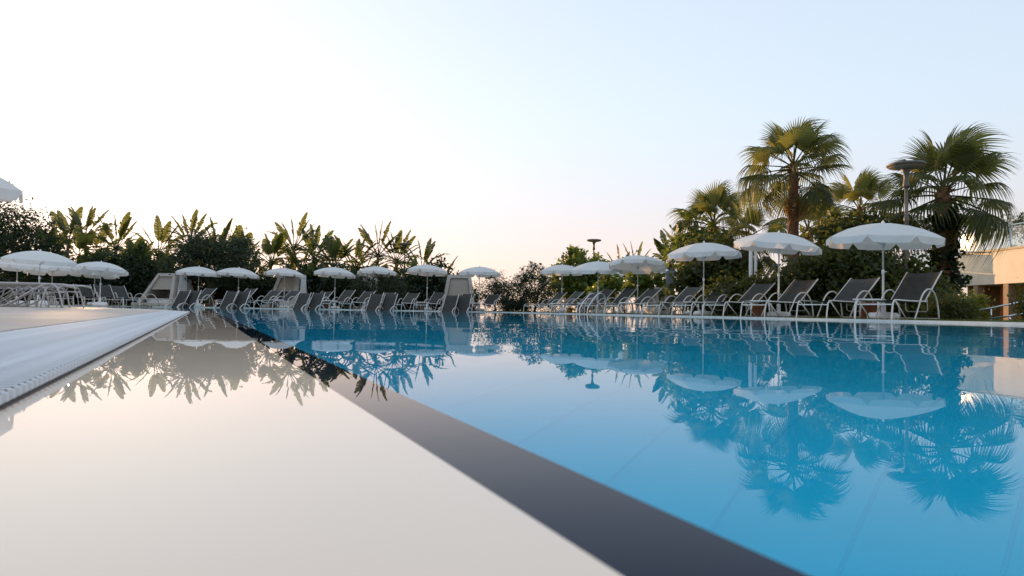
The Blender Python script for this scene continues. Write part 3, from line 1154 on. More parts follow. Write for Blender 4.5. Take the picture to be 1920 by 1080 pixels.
# ------------------------------------------------------------------ cabanas
def cabana(lab, px0, px1, pxt0, pxt1, ytop, Y, rz, screen=.55, curtain=False, depth=1.7):
    """truncated stone pyramid, open to the pool: px0..px1 along the base, pxt0..pxt1 along the top"""
    k = Y / F
    cx = (X_at(px0, Y) + X_at(px1, Y)) / 2
    t_ = thing('cabana', lab, 'cabana', (cx, Y, .0122), rz)
    H = Z_at((pxt0 + pxt1) / 2, ytop, Y)
    bl, br = X_at(px0, Y) - cx, X_at(px1, Y) - cx
    tl_, tr_ = X_at(pxt0, Y) - cx, X_at(pxt1, Y) - cx
    fw = .17           # width of the frame
    sl = .42           # how far the front leans back at the top

    def quadslab(p, th):
        """p: four corners counter-clockwise seen from the front; th: thickness backwards"""
        b_ = MB()
        vs = [Vector(q) for q in p] + [Vector(q) + Vector((0, th, 0)) for q in p]
        b_.add(vs, [(0, 1, 2, 3), (7, 6, 5, 4), (0, 4, 5, 1), (1, 5, 6, 2), (2, 6, 7, 3), (3, 7, 4, 0)])
        return b_

    def at(x, f):  # front plane at height fraction f
        return (x, sl * f, H * f)
    obj('post', quadslab([at(bl, .0), at(bl + fw * 1.3, .0), at(tl_ + fw, 1), at(tl_, 1)], .16).mesh('post', M['stone_shell']), t_)
    obj('post', quadslab([at(br - fw * 1.3, .0), at(br, .0), at(tr_, 1), at(tr_ - fw, 1)], .16).mesh('post', M['stone_shell']), t_)
    e = .003
    f0 = 1 - fw / H
    obj('lintel', quadslab([(tl_ + fw - .02, sl * f0 - e, H * f0), (tr_ - fw + .02, sl * f0 - e, H * f0), (tr_ - fw + .02, sl - e, H - e), (tl_ + fw - .02, sl - e, H - e)], .15).mesh('lintel', M['stone_shell']), t_)
    b_ = MB()
    b_.box(bl - .1, br + .1, -.14, depth, .0, .19, .02)
    obj('plinth', b_.mesh('plinth', M['stone_shell']), t_)
    # sloping side walls and back
    for side, (b0, t0) in (('l', (bl, tl_)), ('r', (br, tr_))):
        sgn = 1 if side == 'l' else -1
        b_ = MB()
        y0, y1 = .16, depth - .1
        vs = [(b0 + sgn * .03, y0, .19), (b0 + sgn * .03, y1, .19), (t0 + sgn * .03, y1 - .35, H - .02), (t0 + sgn * .03, y0 + sl, H - .02)]
        vs += [(x + sgn * .08, y, z) for x, y, z in vs]
        b_.add(vs, [(0, 1, 2, 3), (7, 6, 5, 4), (0, 4, 5, 1), (1, 5, 6, 2), (2, 6, 7, 3), (3, 7, 4, 0)])
        obj('side_wall', b_.mesh('side_wall', M['stone_shell']), t_)
    b_ = MB()
    b_.add([(bl + .12, depth - .12, .19), (br - .12, depth - .12, .19), (tr_ - .12, depth - .47, H - .03), (tl_ + .12, depth - .47, H - .03)], [(0, 1, 2, 3)])
    obj('back_wall', b_.mesh('back_wall', M['stone_shell']), t_)
    b_ = MB()
    b_.box(tl_ + .02, tr_ - .02, sl + .01, depth - .40, H - .07, H - .012, .01)
    obj('roof', b_.mesh('roof', M['stone_shell']), t_)
    # roller screen half way down, inside the frame
    g1, g0 = f0 + .02, screen

    def edge(f, side):
        a_ = (bl + fw * 1.3) + ((tl_ + fw) - (bl + fw * 1.3)) * f if side < 0 else (br - fw * 1.3) + ((tr_ - fw) - (br - fw * 1.3)) * f
        return a_
    sp = [(edge(g0, -1) + .02, sl * g0 + .10, H * g0), (edge(g0, 1) - .02, sl * g0 + .10, H * g0), (edge(g1, 1) - .02, sl * g1 + .10, H * g1), (edge(g1, -1) + .02, sl * g1 + .10, H * g1)]
    obj('screen', quadslab(sp, .012).mesh('screen', M['screen']), t_)
    b_ = MB()
    b_.tube([(edge(g0, -1) + .02, sl * g0 + .106, H * g0), (edge(g0, 1) - .02, sl * g0 + .106, H * g0)], .018, 6)
    obj('screen_bar', b_.mesh('screen_bar', M['stone_shell']), t_)
    b_ = MB()
    b_.box(bl + .42, br - .42, .42, depth - .3, .19, .42, .03)
    obj('bench', b_.mesh('bench', M['curtain']), t_)
    if curtain:
        b_ = MB()
        vs, fs = [], []
        nn = 22
        for i in range(nn + 1):
            u = i / nn
            for f in (0, .5, 1):
                x = (br + .02) + ((tr_ + .02) - (br + .02)) * f + .05 * math.sin(u * 26) * (1 - .5 * f) + .07
                vs.append((x, .2 + sl * f + u * .75 * (1 - .35 * f), .2 + (H - .25) * f))
        for i in range(nn):
            for q in (0, 1):
                fs.append((i * 3 + q, i * 3 + 3 + q, i * 3 + 4 + q, i * 3 + 1 + q))
        b_.add(vs, fs)
        obj('curtain', b_.mesh('curtain', M['curtain'], True), t_)


cabana('stone cabana with a wide sloping side, half covered by the round dark tree', 245, 328, 282, 322, 512, 35.6, R(-14), .52, True, 2.0)
cabana('stone cabana with a pale side curtain behind a parasol', 494, 556, 514, 552, 513, 36.0, R(-10), .50, True)
cabana('stone cabana with a thick pale frame and its screen drawn low', 826, 892, 838, 882, 515, 35.0, R(4), .36, False)
cabana('stone cabana almost hidden behind the low olive bush', 650, 700, 662, 690, 512, 38.5, R(-8), .5, True)
cabana('pale cabana glimpsed between the loungers of the second row', 1226, 1262, 1233, 1256, 538, 30.5, R(10), .35, False, 1.2)


# ------------------------------------------------------------------ plants
def leaf_cloud_mesh(name, blobs, n, size, mat, seed, clump=.30, elong=2.0, up=.25, shell=.55):
    g = np.random.default_rng(seed)
    vols = np.array([b[3] * b[4] * b[5] for b in blobs]) ** .67
    pick = g.choice(len(blobs), size=max(8, n // 34), p=vols / vols.sum())
    B = np.array(blobs)[pick]
    d = g.normal(size=(len(pick), 3))
    d /= np.linalg.norm(d, axis=1)[:, None]
    rad = shell + (1 - shell) * g.random(len(pick)) ** .6
    rad *= 1 + .16 * g.normal(size=len(pick))
    cc = B[:, :3] + d * rad[:, None] * B[:, 3:6]
    q = g.integers(0, len(pick), n)
    rmean = B[q, 3:6].mean(axis=1)
    csz = clump * (.5 + g.random(len(pick)))
    P = cc[q] + g.normal(size=(n, 3)) * (csz[q] * rmean ** .5 * .62)[:, None]
    P[:, 2] = np.maximum(P[:, 2], .05)
    dn = d[q] * .8 + g.normal(size=(n, 3)) * .75 + np.array([0, 0, up])
    dn /= np.linalg.norm(dn, axis=1)[:, None]
    ref = g.normal(size=(n, 3))
    a = np.cross(dn, ref)
    a /= np.linalg.norm(a, axis=1)[:, None]
    b = np.cross(dn, a)
    L = size * (.65 + .7 * g.random(n))[:, None]
    W = L / elong * .5
    tip = P + a * L * .5
    base = P - a * L * .5
    fold = dn * W * .45
    l_ = P + b * W + fold - a * L * .05
    r_ = P - b * W + fold - a * L * .05
    V = np.stack([base, r_, tip, l_], axis=1).reshape(-1, 3)
    me = bpy.data.meshes.new(name)
    me.vertices.add(4 * n)
    me.vertices.foreach_set('co', V.ravel())
    me.loops.add(4 * n)
    me.loops.foreach_set('vertex_index', np.arange(4 * n, dtype=np.int32))
    me.polygons.add(n)
    me.polygons.foreach_set('loop_start', np.arange(0, 4 * n, 4, dtype=np.int32))
    me.polygons.foreach_set('loop_total', np.full(n, 4, dtype=np.int32))
    me.materials.append(mat)
    me.update(calc_edges=True)
    return me


def limbs(name, H, spread, r0, seed, mat, n=5, trunk_h=.4):
    g = random.Random(seed)
    b = MB()
    th_ = H * trunk_h
    b.tube(smooth_path([(0, 0, -.05), (g.uniform(-.05, .05), g.uniform(-.05, .05), th_ * .5), (g.uniform(-.1, .1), g.uniform(-.1, .1), th_)], 4),
           [r0 * (1.25 - .5 * i / 8) for i in range(9)], 8)
    for i in range(n):
        a = 2 * math.pi * (i + g.random() * .6) / n
        e = spread * g.uniform(.5, .95)
        b.tube(smooth_path([(0, 0, th_ * g.uniform(.55, .98)), (math.cos(a) * e * .4, math.sin(a) * e * .4, th_ + (H - th_) * .3),
                            (math.cos(a) * e, math.sin(a) * e, th_ + (H - th_) * g.uniform(.55, .9))], 4),
               [r0 * .6 * (1 - .8 * k / 8) for k in range(9)], 6)
    return b.mesh(name, mat, True)


def tree(name, lab, cat, px, Y, blobs, n, size, mat, seed, H, spread, r0, group=None, elong=2.0, clump=.3, up=.25, z0=.0, trunk_h=.4, shell=.55):
    """blobs in metres relative to the foot"""
    t_ = thing(name, lab, cat, (X_at(px, Y), Y, z0), 0, group)
    obj('crown', leaf_cloud_mesh('crown', blobs, n, size, M[mat], seed, clump, elong, up, shell), t_)
    obj('trunk', limbs('trunk', H, spread, r0, seed, M['bark'], 6, trunk_h), t_)
    return t_


# big dark trees of the far side
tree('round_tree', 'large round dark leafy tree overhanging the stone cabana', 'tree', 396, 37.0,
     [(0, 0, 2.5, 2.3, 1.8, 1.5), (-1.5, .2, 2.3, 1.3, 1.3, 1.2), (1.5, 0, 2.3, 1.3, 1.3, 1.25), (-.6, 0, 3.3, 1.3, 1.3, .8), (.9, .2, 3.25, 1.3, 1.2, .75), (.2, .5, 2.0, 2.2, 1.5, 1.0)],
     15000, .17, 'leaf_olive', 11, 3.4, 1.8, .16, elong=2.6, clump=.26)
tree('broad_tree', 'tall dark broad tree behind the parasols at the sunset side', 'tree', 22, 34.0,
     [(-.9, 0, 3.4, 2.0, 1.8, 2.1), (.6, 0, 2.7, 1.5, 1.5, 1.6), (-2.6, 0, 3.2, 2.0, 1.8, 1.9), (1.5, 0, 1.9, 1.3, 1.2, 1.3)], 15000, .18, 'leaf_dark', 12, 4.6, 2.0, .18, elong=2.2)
# dense dark shrubs filling the ground behind the far row
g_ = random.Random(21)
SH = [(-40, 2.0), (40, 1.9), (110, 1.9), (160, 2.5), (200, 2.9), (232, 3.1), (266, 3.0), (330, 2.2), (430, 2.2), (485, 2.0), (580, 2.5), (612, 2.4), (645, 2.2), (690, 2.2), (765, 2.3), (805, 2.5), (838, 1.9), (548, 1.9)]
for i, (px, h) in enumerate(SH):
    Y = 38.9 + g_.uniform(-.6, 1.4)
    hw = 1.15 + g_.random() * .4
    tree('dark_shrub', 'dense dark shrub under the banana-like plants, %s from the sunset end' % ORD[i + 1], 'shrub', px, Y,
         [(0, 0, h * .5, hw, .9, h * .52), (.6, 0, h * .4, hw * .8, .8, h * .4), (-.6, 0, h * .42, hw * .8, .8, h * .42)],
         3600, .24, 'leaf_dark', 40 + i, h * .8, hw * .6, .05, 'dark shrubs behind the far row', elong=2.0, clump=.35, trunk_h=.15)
tree('olive_bush', 'low rounded olive bush behind the far loungers', 'bush', 712, 36.2,
     [(0, 0, 1.0, 1.35, 1.0, .95), (-.8, 0, .9, .7, .7, .8), (.8, 0, .95, .7, .7, .85)], 6500, .13, 'leaf_olive', 13, 1.7, .9, .06, elong=3, clump=.25, trunk_h=.2)
tree('olive_shrub', 'grey green olive shrub beside the end of the poolside row', 'bush', 1004, 35.0,
     [(0, 0, 1.1, 1.05, .9, 1.0), (-.5, 0, 1.2, .8, .7, 1.0), (.55, 0, 1.0, .75, .7, .95), (-.1, 0, 2.1, .35, .35, .55), (.3, 0, 1.9, .3, .3, .5), (-.7, 0, 1.9, .25, .25, .4)],
     8500, .125, 'leaf_olive', 14, 2.3, .8, .06, elong=3.2, clump=.22, trunk_h=.15)
tree('olive_shrub', 'smaller grey green olive shrub between the framed cabana and the larger one', 'bush', 928, 36.5,
     [(0, 0, .95, .95, .8, .9), (.5, 0, .9, .6, .6, .8), (-.2, 0, 1.9, .22, .22, .35)], 5500, .125, 'leaf_olive', 15, 1.8, .7, .05, elong=3.2, clump=.22, trunk_h=.15)
tree('low_hedge_bush', 'small dark clipped bush at the foot of the olive shrub', 'bush', 962, 34.6, [(0, 0, .35, .7, .5, .34), (.4, 0, .3, .5, .4, .3)], 2200, .11, 'leaf_dark', 16, .5, .3, .03, trunk_h=.2)
tree('leafy_tree', 'bright leafy shrub tree below the disc lamp', 'tree', 1086, 37.5,
     [(-.1, 0, 2.5, 1.2, 1.0, .95), (.8, 0, 2.3, .9, .9, .9), (-.6, 0, 1.8, .9, .9, .9), (.6, 0, 1.3, 1.3, 1, .9), (-.4, 0, 3.2, .45, .4, .4), (.5, 0, .7, 1.3, 1, .6)],
     5600, .27, 'leaf_bright', 17, 3.2, 1.0, .08, elong=1.9, clump=.3)
tree('leafy_tree', 'open leafy shrub behind the broad parasol with sky between its leaves', 'tree', 1205, 31.5,
     [(.1, 0, 1.6, .9, .7, .75), (.5, 0, 1.2, .8, .6, .6), (-.4, 0, 1.5, .5, .5, .5)], 1500, .25, 'leaf_bright', 18, 1.9, .8, .05, elong=1.9, clump=.32)
tree('leafy_tree', 'small open shrub at the foot of the second row', 'tree', 1150, 33.5, [(0, 0, 1.5, .5, .5, .5), (-.5, 0, 1.0, .6, .5, .5)], 900, .26, 'leaf_bright', 19, 1.6, .5, .05, elong=1.9, clump=.3)
tree('leafy_tree', 'dense glossy leafy tree behind the parasol by the shower posts', 'tree', 1334, 24.0,
     [(0, 0, 1.75, 1.0, .9, .9), (-.5, 0, 1.2, .7, .7, .8), (.55, 0, 1.3, .75, .7, .9), (0, 0, .7, 1.0, .8, .6)], 7500, .20, 'leaf_hedge', 20, 2.2, .8, .08, elong=1.8, clump=.28)
tree('leafy_tree', 'yellow green leafy plant below the small fan palm of the far corner', 'tree', 1302, 26.5,
     [(0, 0, 3.0, .7, .6, .9), (-.4, 0, 2.3, .7, .6, .6), (.5, 0, 2.5, .7, .6, .7)], 2200, .24, 'leaf_bright', 22, 3.2, .6, .06, elong=1.9, clump=.3)
# hedge behind the poolside loungers: separate bushes
HB = [(1375, 19.5, .95, .8), (1415, 19.0, .95, .8), (1450, 18.6, 1.05, .9), (1492, 18.4, 1.25, .9), (1530, 18.1, 1.45, .95), (1566, 17.8, 1.75, .95), (1600, 17.5, 2.25, .9),
      (1634, 17.3, 2.0, .9), (1668, 17.0, 1.6, .9), (1705, 17.2, 1.35, .9), (1732, 17.2, 1.0, .6)]
for i, (px, Y, h, hw) in enumerate(HB):
    tree('hedge_bush', 'glossy green hedge bush, %s from the shower posts towards the terrace building' % ORD[i + 1], 'hedge', px, Y,
         [(0, 0, h * .5, hw, .75, h * .5), (.3, 0, h * .35, hw * .8, .7, h * .35), (-.3, .1, h * .62, hw * .7, .6, h * .36)], 4200, .125, 'leaf_hedge', 70 + i, h * .8, hw * .6, .04,
         'hedge behind the poolside loungers', elong=1.7, clump=.26, trunk_h=.15)
tree('leafy_tree', 'leafy tree with upright glossy leaves behind the parasol by the lamp', 'tree', 1588, 18.8,
     [(0, 0, 2.35, .7, .6, .55), (-.45, 0, 2.0, .5, .5, .5), (.5, 0, 2.4, .55, .5, .45)], 2400, .19, 'leaf_hedge', 90, 2.5, .7, .07, elong=2.1, clump=.28)
tree('fern_bush', 'feathery low bush beside the last lounger, near the handrail', 'bush', 1776, 13.6, [(0, 0, .26, .42, .4, .26), (.25, 0, .2, .35, .3, .2)], 3200, .10, 'leaf_hedge', 91, .4, .3, .03, elong=3.6, clump=.22, trunk_h=.15)
tree('fern_bush', 'feathery bush growing against the columns of the terrace building', 'bush', 1942, 13.0, [(.1, 0, .4, .32, .4, .42), (.35, 0, .55, .3, .3, .32)], 3200, .11, 'leaf_hedge', 92, .7, .3, .03, elong=3.6, clump=.22, trunk_h=.15)
tree('far_bush', 'bright bush seen under the terrace building', 'bush', 1815, 26, [(0, 0, .5, .7, .5, .5)], 1800, .13, 'leaf_bright', 93, .7, .4, .03, clump=.25, trunk_h=.2)
tree('far_tree', 'dark tree crown rising behind the terrace roof', 'tree', 1925, 48, [(0, 0, 6.2, 1.5, 1.2, 1.0), (1, 0, 6.6, 1.4, 1.2, 1.2)], 3000, .2, 'leaf_olive', 94, 6.4, 1.0, .14, elong=2.6)
fb = thing('flower_bush', 'small bush with red and yellow flowers below the round tree', 'flowers', (X_at(349, 37.6), 37.6, .01), 0)
obj('foliage', leaf_cloud_mesh('foliage', [(0, 0, .8, .55, .4, .75)], 1500, .14, M['leaf_dark'], 95), fb)
obj('blossom', leaf_cloud_mesh('blossom', [(0, -.3, 1.15, .42, .3, .38)], 330, .13, M['flower'], 96, elong=1.2, clump=.14), fb)


# ---------------- bird-of-paradise (banana-like) plants
def paddle_leaf(seed, pet, blen, bw, curve, ragged):
    g = random.Random(seed)
    b = MB()
    n = 12
    pts, ang = [], 0.0
    x = z = 0.0
    steps = 18
    tot = pet + blen
    path = [(0, 0)]
    for i in range(steps):
        f = (i + .5) / steps
        ang = -curve * f ** 1.7
        x += math.cos(ang) * tot / steps
        z += math.sin(ang) * tot / steps
        path.append((x, z))

    def P_(s):
        q = s / tot * steps
        i = min(int(q), steps - 1)
        u = q - i
        return Vector((path[i][0] * (1 - u) + path[i + 1][0] * u, 0, path[i][1] * (1 - u) + path[i + 1][1] * u))
    b.tube([P_(pet * i / 5) for i in range(6)], [.045, .038, .03, .026, .022, .02], 5)
    b.tube([P_(pet + blen * i / 5) for i in range(6)], [.02, .017, .014, .011, .008, .004], 4)
    for sgn in (-1, 1):
        cuts = [0.0]
        while cuts[-1] < 1:
            cuts.append(cuts[-1] + g.uniform(.05, .16))
        cuts[-1] = 1.0
        for i in range(len(cuts) - 1):
            s0, s1 = cuts[i], cuts[i + 1]
            dr = g.uniform(-.12, .30) * ragged
            gp = .16 * ragged * (s1 - s0) * g.random()
            row = []
            for s in (s0, (s0 + s1) / 2, s1):
                wv = bw * (max(0, math.sin(math.pi * min(1, (.03 + .97 * s) ** .8))) ** .62)
                row.append((s, wv))
            fwd = .10 * blen * .5
            vs = []
            for q, (s, wv) in enumerate(row):
                m0 = P_(pet + blen * s)
                se = s + (gp if q == 0 else -gp if q == 2 else 0)
                m1 = P_(pet + blen * min(1, se + .035))
                up_ = .30 - dr
                vs.append(m0)
                vs.append(m1 * .5 + m0 * .5 + Vector((0, sgn * wv * .55, wv * .55 * up_)))
                vs.append(m1 + Vector((0, sgn * wv * (1 - .12 * dr), wv * (up_ * .9 - .18 - dr * .6))))
            b.add(vs, [(0, 3, 4, 1), (3, 6, 7, 4), (1, 4, 5, 2), (4, 7, 8, 5)] if sgn > 0 else [(0, 1, 4, 3), (3, 4, 7, 6), (1, 2, 5, 4), (4, 5, 8, 7)])
    return b.mesh('leaf', M['leaf_banana'])


PLEAF = [paddle_leaf(1, .75, 1.45, .35, .15, .5), paddle_leaf(2, .75, 1.4, .34, .6, .9), paddle_leaf(3, .8, 1.35, .34, 1.15, 1.1),
         paddle_leaf(4, .7, 1.25, .33, 1.7, 1.3), paddle_leaf(5, .6, 1.55, .36, .25, .35), paddle_leaf(6, .8, 1.2, .32, 2.2, 1.4)]
STEM = {}


def banana(lab, px, ytop, Y, fan, seed, nl=11, group='banana-like plants', wrap=False, sc_=1.0, cat='plant', name='bird_of_paradise', z0=.0):
    g = random.Random(seed)
    H = Z_at(px, ytop, Y)
    hs = max(.3, H - 2.0 * sc_)
    t_ = thing(name, lab, cat, (X_at(px, Y), Y, z0), fan, group)
    b = MB()
    lean = g.uniform(-.12, .12)
    tipx = lean * hs
    b.tube(smooth_path([(0, 0, -.05), (tipx * .4, 0, hs * .5), (tipx, 0, hs)], 4), [.13 - .045 * i / 8 for i in range(9)], 8)
    for k in range(9):   # old leaf bases
        z = hs * (.25 + .75 * k / 8)
        a = 0 if k % 2 else math.pi
        x0 = tipx * z / max(hs, .01)
        b.tube([(x0 + math.cos(a) * .06, 0, z), (x0 + math.cos(a) * .17, g.uniform(-.05, .05), z + .22)], [.04, .012], 5)
    obj('stem', b.mesh('stem', M['stem'], True), t_)
    for i in range(nl // 2):     # older leaves lower on the stem, hanging
        z = hs * g.uniform(.45, .92)
        s_ = sc_ * g.uniform(.7, .95)
        obj('leaf', g.choice([PLEAF[2], PLEAF[3], PLEAF[5], PLEAF[5]]), t_, (tipx * z / hs, 0, z), Euler((g.uniform(-.3, .3), -R(g.uniform(10, 55)), g.uniform(0, 6.28)), 'XYZ'), (s_, s_, s_))
    for i in range(nl):
        f = (i + .5) / nl * 2 - 1
        tilt = math.copysign(abs(f) ** .8, f) * R(86) + g.uniform(-.16, .16)            # from the vertical, inside the fan plane
        up_ = 1 - abs(f)
        if abs(f) < .35:
            me = g.choice([PLEAF[0], PLEAF[4], PLEAF[0]])
        elif abs(f) < .62:
            me = g.choice([PLEAF[1], PLEAF[1], PLEAF[2], PLEAF[0]])
        else:
            me = g.choice([PLEAF[2], PLEAF[3], PLEAF[5]])
        az = 0 if tilt >= 0 else math.pi
        s_ = sc_ * g.uniform(.78, 1.05) * (1.0 if abs(f) < .4 else .88)
        e = math.pi / 2 - abs(tilt) * .92
        obj('leaf', me, t_, (tipx, g.uniform(-.05, .05), hs - .12 + .12 * up_), Euler((g.uniform(-.25, .25), -e, az + g.uniform(-.45, .45)), 'XYZ'), (s_, s_, s_))
    if wrap:
        b = MB()
        b.lathe([(.17, hs * .52), (.19, hs * .55), (.18, hs * .75), (.2, hs * .9), (.15, hs * .93)], 10)
        obj('stem_wrap', b.mesh('stem_wrap', M['wrap'], True), t_)
    return t_


BAN = [(92, 420, 41.0), (121, 391, 42.5), (166, 382, 41.5), (201, 400, 41.0), (240, 448, 39.5), (284, 411, 41.0), (345, 397, 41.5), (388, 440, 42.5), (414, 407, 41.0), (446, 428, 42.0), (499, 428, 41.0),
       (539, 399, 42.5), (562, 446, 41.0), (596, 421, 42.0), (628, 437, 41.0), (657, 437, 41.5), (699, 416, 42.0), (746, 430, 42.0), (786, 441, 41.0), (818, 471, 41.5)]
g_ = random.Random(8)
for i, (px, yt, Y) in enumerate(BAN):
    k = i + 1
    lab = ('banana-like plant with torn paddle leaves, %s along the far row from the sunset side' % ORD[k]) if k <= 18 else \
        ['banana-like plant with spreading leaves right beside the slim lamp post', 'low banana-like plant that ends the far row above the framed cabana'][k - 19]
    banana(lab, px, yt, Y, g_.uniform(-.45, .45), 100 + i, nl=g_.choice([14, 16, 17]), sc_=g_.uniform(1.0, 1.15))
    # a lower sucker at its foot belongs to the same clump
YB = [(225, 462, 39.6), (252, 466, 39.8), (270, 458, 40.0), (310, 470, 39.9), (470, 470, 40.2), (520, 505, 39.8), (575, 490, 39.7), (612, 492, 40.1), (672, 486, 40.0), (766, 486, 39.7), (735, 500, 40.0), (800, 498, 39.9), (150, 470, 40.1), (190, 462, 40.0), (140, 425, 40.5), (182, 418, 40.6), (256, 438, 40.4), (675, 452, 40.5)]
for i, (px, yt, Y) in enumerate(YB):
    banana('young low banana-like plant, %s of the young ones from the sunset end' % ORD[1 + sorted(YB).index((px, yt, Y))], px, yt, Y, g_.uniform(-1, 1), 160 + i, nl=8, sc_=.95, group='young banana-like plants')
for lab, px, yt, Y, fan, sc_, wr in (('banana-like plant with short upright leaves between the broad parasol and the disc lamp', 1170, 462, 39, .2, .85, False),
                                     ('banana-like plant with a wide fan of leaves above the broad parasol', 1196, 455, 39.5, -.3, .85, False),
                                     ('banana-like plant whose stem is wrapped in grey cloth', 1256, 425, 30, .5, .9, True),
                                     ('banana-like plant with dark leaves beside the small fan palm', 1284, 420, 31, -.5, .8, False)):
    banana(lab, px, yt, Y, fan, int(px), 12, 'banana-like plants behind the poolside row', wr, sc_)


# ---------------- fan palms
def fan_frond(seed, petl, rad, droop, mat):
    g = random.Random(seed)
    b = MB()
    b.tube([(petl * i / 5, 0, -.10 * droop * (i / 5) ** 2) for i in range(6)], [.03, .024, .02, .017, .015, .013], 4)
    hub = Vector((petl, 0, -.10 * droop))
    ns = 40
    half = R(128)
    dth = 2 * half / ns
    for i in range(ns):
        th_ = -half + dth * (i + .5)
        L = rad * (1.0 - .22 * (abs(th_) / half) ** 2) * g.uniform(.92, 1.06)
        hang = droop * g.uniform(.7, 1.35)
        ts = (0.03, .3, .56, .70, .84, .95, 1.08)
        vs = []
        for q, tt in enumerate(ts):
            r = L * tt
            if tt <= .57:
                hw = r * math.tan(dth / 2) * .98
            else:
                hw = L * .56 * math.tan(dth / 2) * max(0.04, (1.08 - tt) / .52)
            d = max(0, tt - .45)
            fall = hang * (d ** 1.6) * L * 1.25 + .10 * abs(math.sin(th_)) * r * droop
            rr = r - hang * d ** 2.2 * L * .75
            c = Vector((math.cos(th_) * rr, math.sin(th_) * rr, -fall - .12 * droop * rr * math.cos(th_)))
            side = Vector((-math.sin(th_), math.cos(th_), 0))
            pl = .35 * hw
            vs += [hub + c + side * hw + Vector((0, 0, -pl)), hub + c + Vector((0, 0, pl)), hub + c - side * hw + Vector((0, 0, -pl))]
        fs = []
        for q in range(len(ts) - 1):
            fs += [(q * 3, q * 3 + 3, q * 3 + 4, q * 3 + 1), (q * 3 + 1, q * 3 + 4, q * 3 + 5, q * 3 + 2)]
        b.add(vs, fs)
    return b.mesh('frond', mat)


FR = [fan_frond(1, .72, .84, .35, M['leaf_palm']), fan_frond(2, .88, .84, .8, M['leaf_palm']), fan_frond(3, 1.0, .84, 1.2, M['leaf_palm']),
      fan_frond(4, 1.02, .84, 1.6, M['leaf_palm']), fan_frond(5, .95, .74, 1.5, M['leaf_dry'])]


def palm(lab, px, ycen, Y, crown, nf, seed, r_tr, low=-55, dry=3, ivy=False, group='fan palms'):
    """crown: radius of the head in metres; ycen: pixel row of the heart of the crown"""
    g = random.Random(seed)
    Hc = Z_at(px, ycen, Y)
    t_ = thing('fan_palm', lab, 'palm tree', (X_at(px, Y), Y, 0), 0, group)
    b = MB()
    nr = 26
    vs, fs = [], []
    seg = 12
    for i in range(nr + 1):
        f = i / nr
        z = -.1 + (Hc + .1) * f
        for k in range(seg):
            a = 2 * math.pi * (k + (i % 2) * .5) / seg
            rr = r_tr * (1.18 - .28 * f) * (1 + .10 * ((i + k) % 2) + g.uniform(-.05, .07))
            if f > .93:
                rr *= .7
            vs.append((rr * math.cos(a), rr * math.sin(a), z))
    for i in range(nr):
        for k in range(seg):
            j = (k + 1) % seg
            fs.append((i * seg + k, i * seg + j, i * seg + seg + j, i * seg + seg + k))
    fs.append(tuple(range(nr * seg, nr * seg + seg)))
    b.add(vs, fs)
    tr = obj('trunk', b.mesh('trunk', M['palmbark']), t_)
    # cut leaf bases sticking out under the crown
    for k in range(14):
        a = k * 2.4
        z = Hc - .15 - .055 * k
        bb = MB()
        bb.tube([(0, 0, 0), (math.cos(a) * (r_tr + .10), math.sin(a) * (r_tr + .10), .13)], [.05, .018], 5)
        obj('leaf_base', bb.mesh('leaf_base', M['palmbark']), tr, (0, 0, z))
    s0 = crown / 1.65
    for i in range(nf):
        f = i / (nf - 1)
        el = 84 - (84 - low) * f ** .92 + g.uniform(-6, 6)
        az = i * 2.39996 + g.uniform(-.25, .25)
        me = FR[0] if el > 58 else FR[1] if el > 28 else FR[2] if el > -8 else FR[3]
        if g.random() < .15:
            me = g.choice(FR[:3])
        s_ = s0 * g.uniform(.86, 1.08)
        obj('frond', me, t_, (0, 0, Hc - .05 - .25 * f), Euler((g.uniform(-.35, .35), -R(el), az), 'XYZ'), (s_, s_, s_))
    for i in range(dry):
        az = g.uniform(0, 6.28)
        obj('dry_frond', FR[4], t_, (0, 0, Hc - .4), Euler((g.uniform(-.3, .3), R(g.uniform(50, 75)), az), 'XYZ'), (s0 * .85,) * 3)
    if ivy:
        obj('ivy', leaf_cloud_mesh('ivy', [(0, -.05, Hc * .2, .29, .29, Hc * .2), (0, -.05, Hc * .48, .27, .27, Hc * .2), (.05, -.05, Hc * .72, .33, .32, Hc * .16), (.3, -.3, Hc * .30, .3, .1, .06)],
                                   4200, .12, M['leaf_dark'], seed, .2, 1.3, .1, .5), t_)
    return t_


palm('tall fan palm with bare reddish trunk behind the poolside parasols', 1487, 305, 21.5, 1.8, 27, 1, .155, -36, 2)
palm('fan palm with ivy covered trunk beside the bronze lamp post', 1770, 352, 18.5, 1.85, 27, 2, .21, -34, 2, True)
palm('smaller fan palm behind the leafy tree of the shower posts', 1337, 415, 27, 1.75, 22, 3, .15, -40, 3)
palm('pale fan palm in the gap between the two tall palms', 1612, 388, 27, 1.75, 22, 4, .15, -45, 3)
palm('low fan palm half behind the tall reddish trunk', 1515, 425, 26, 1.6, 20, 5, .14, -45, 3)
palm('low fan palm with hanging yellow fronds beside the shower posts', 1402, 438, 24.5, 1.5, 18, 6, .13, -60, 6)

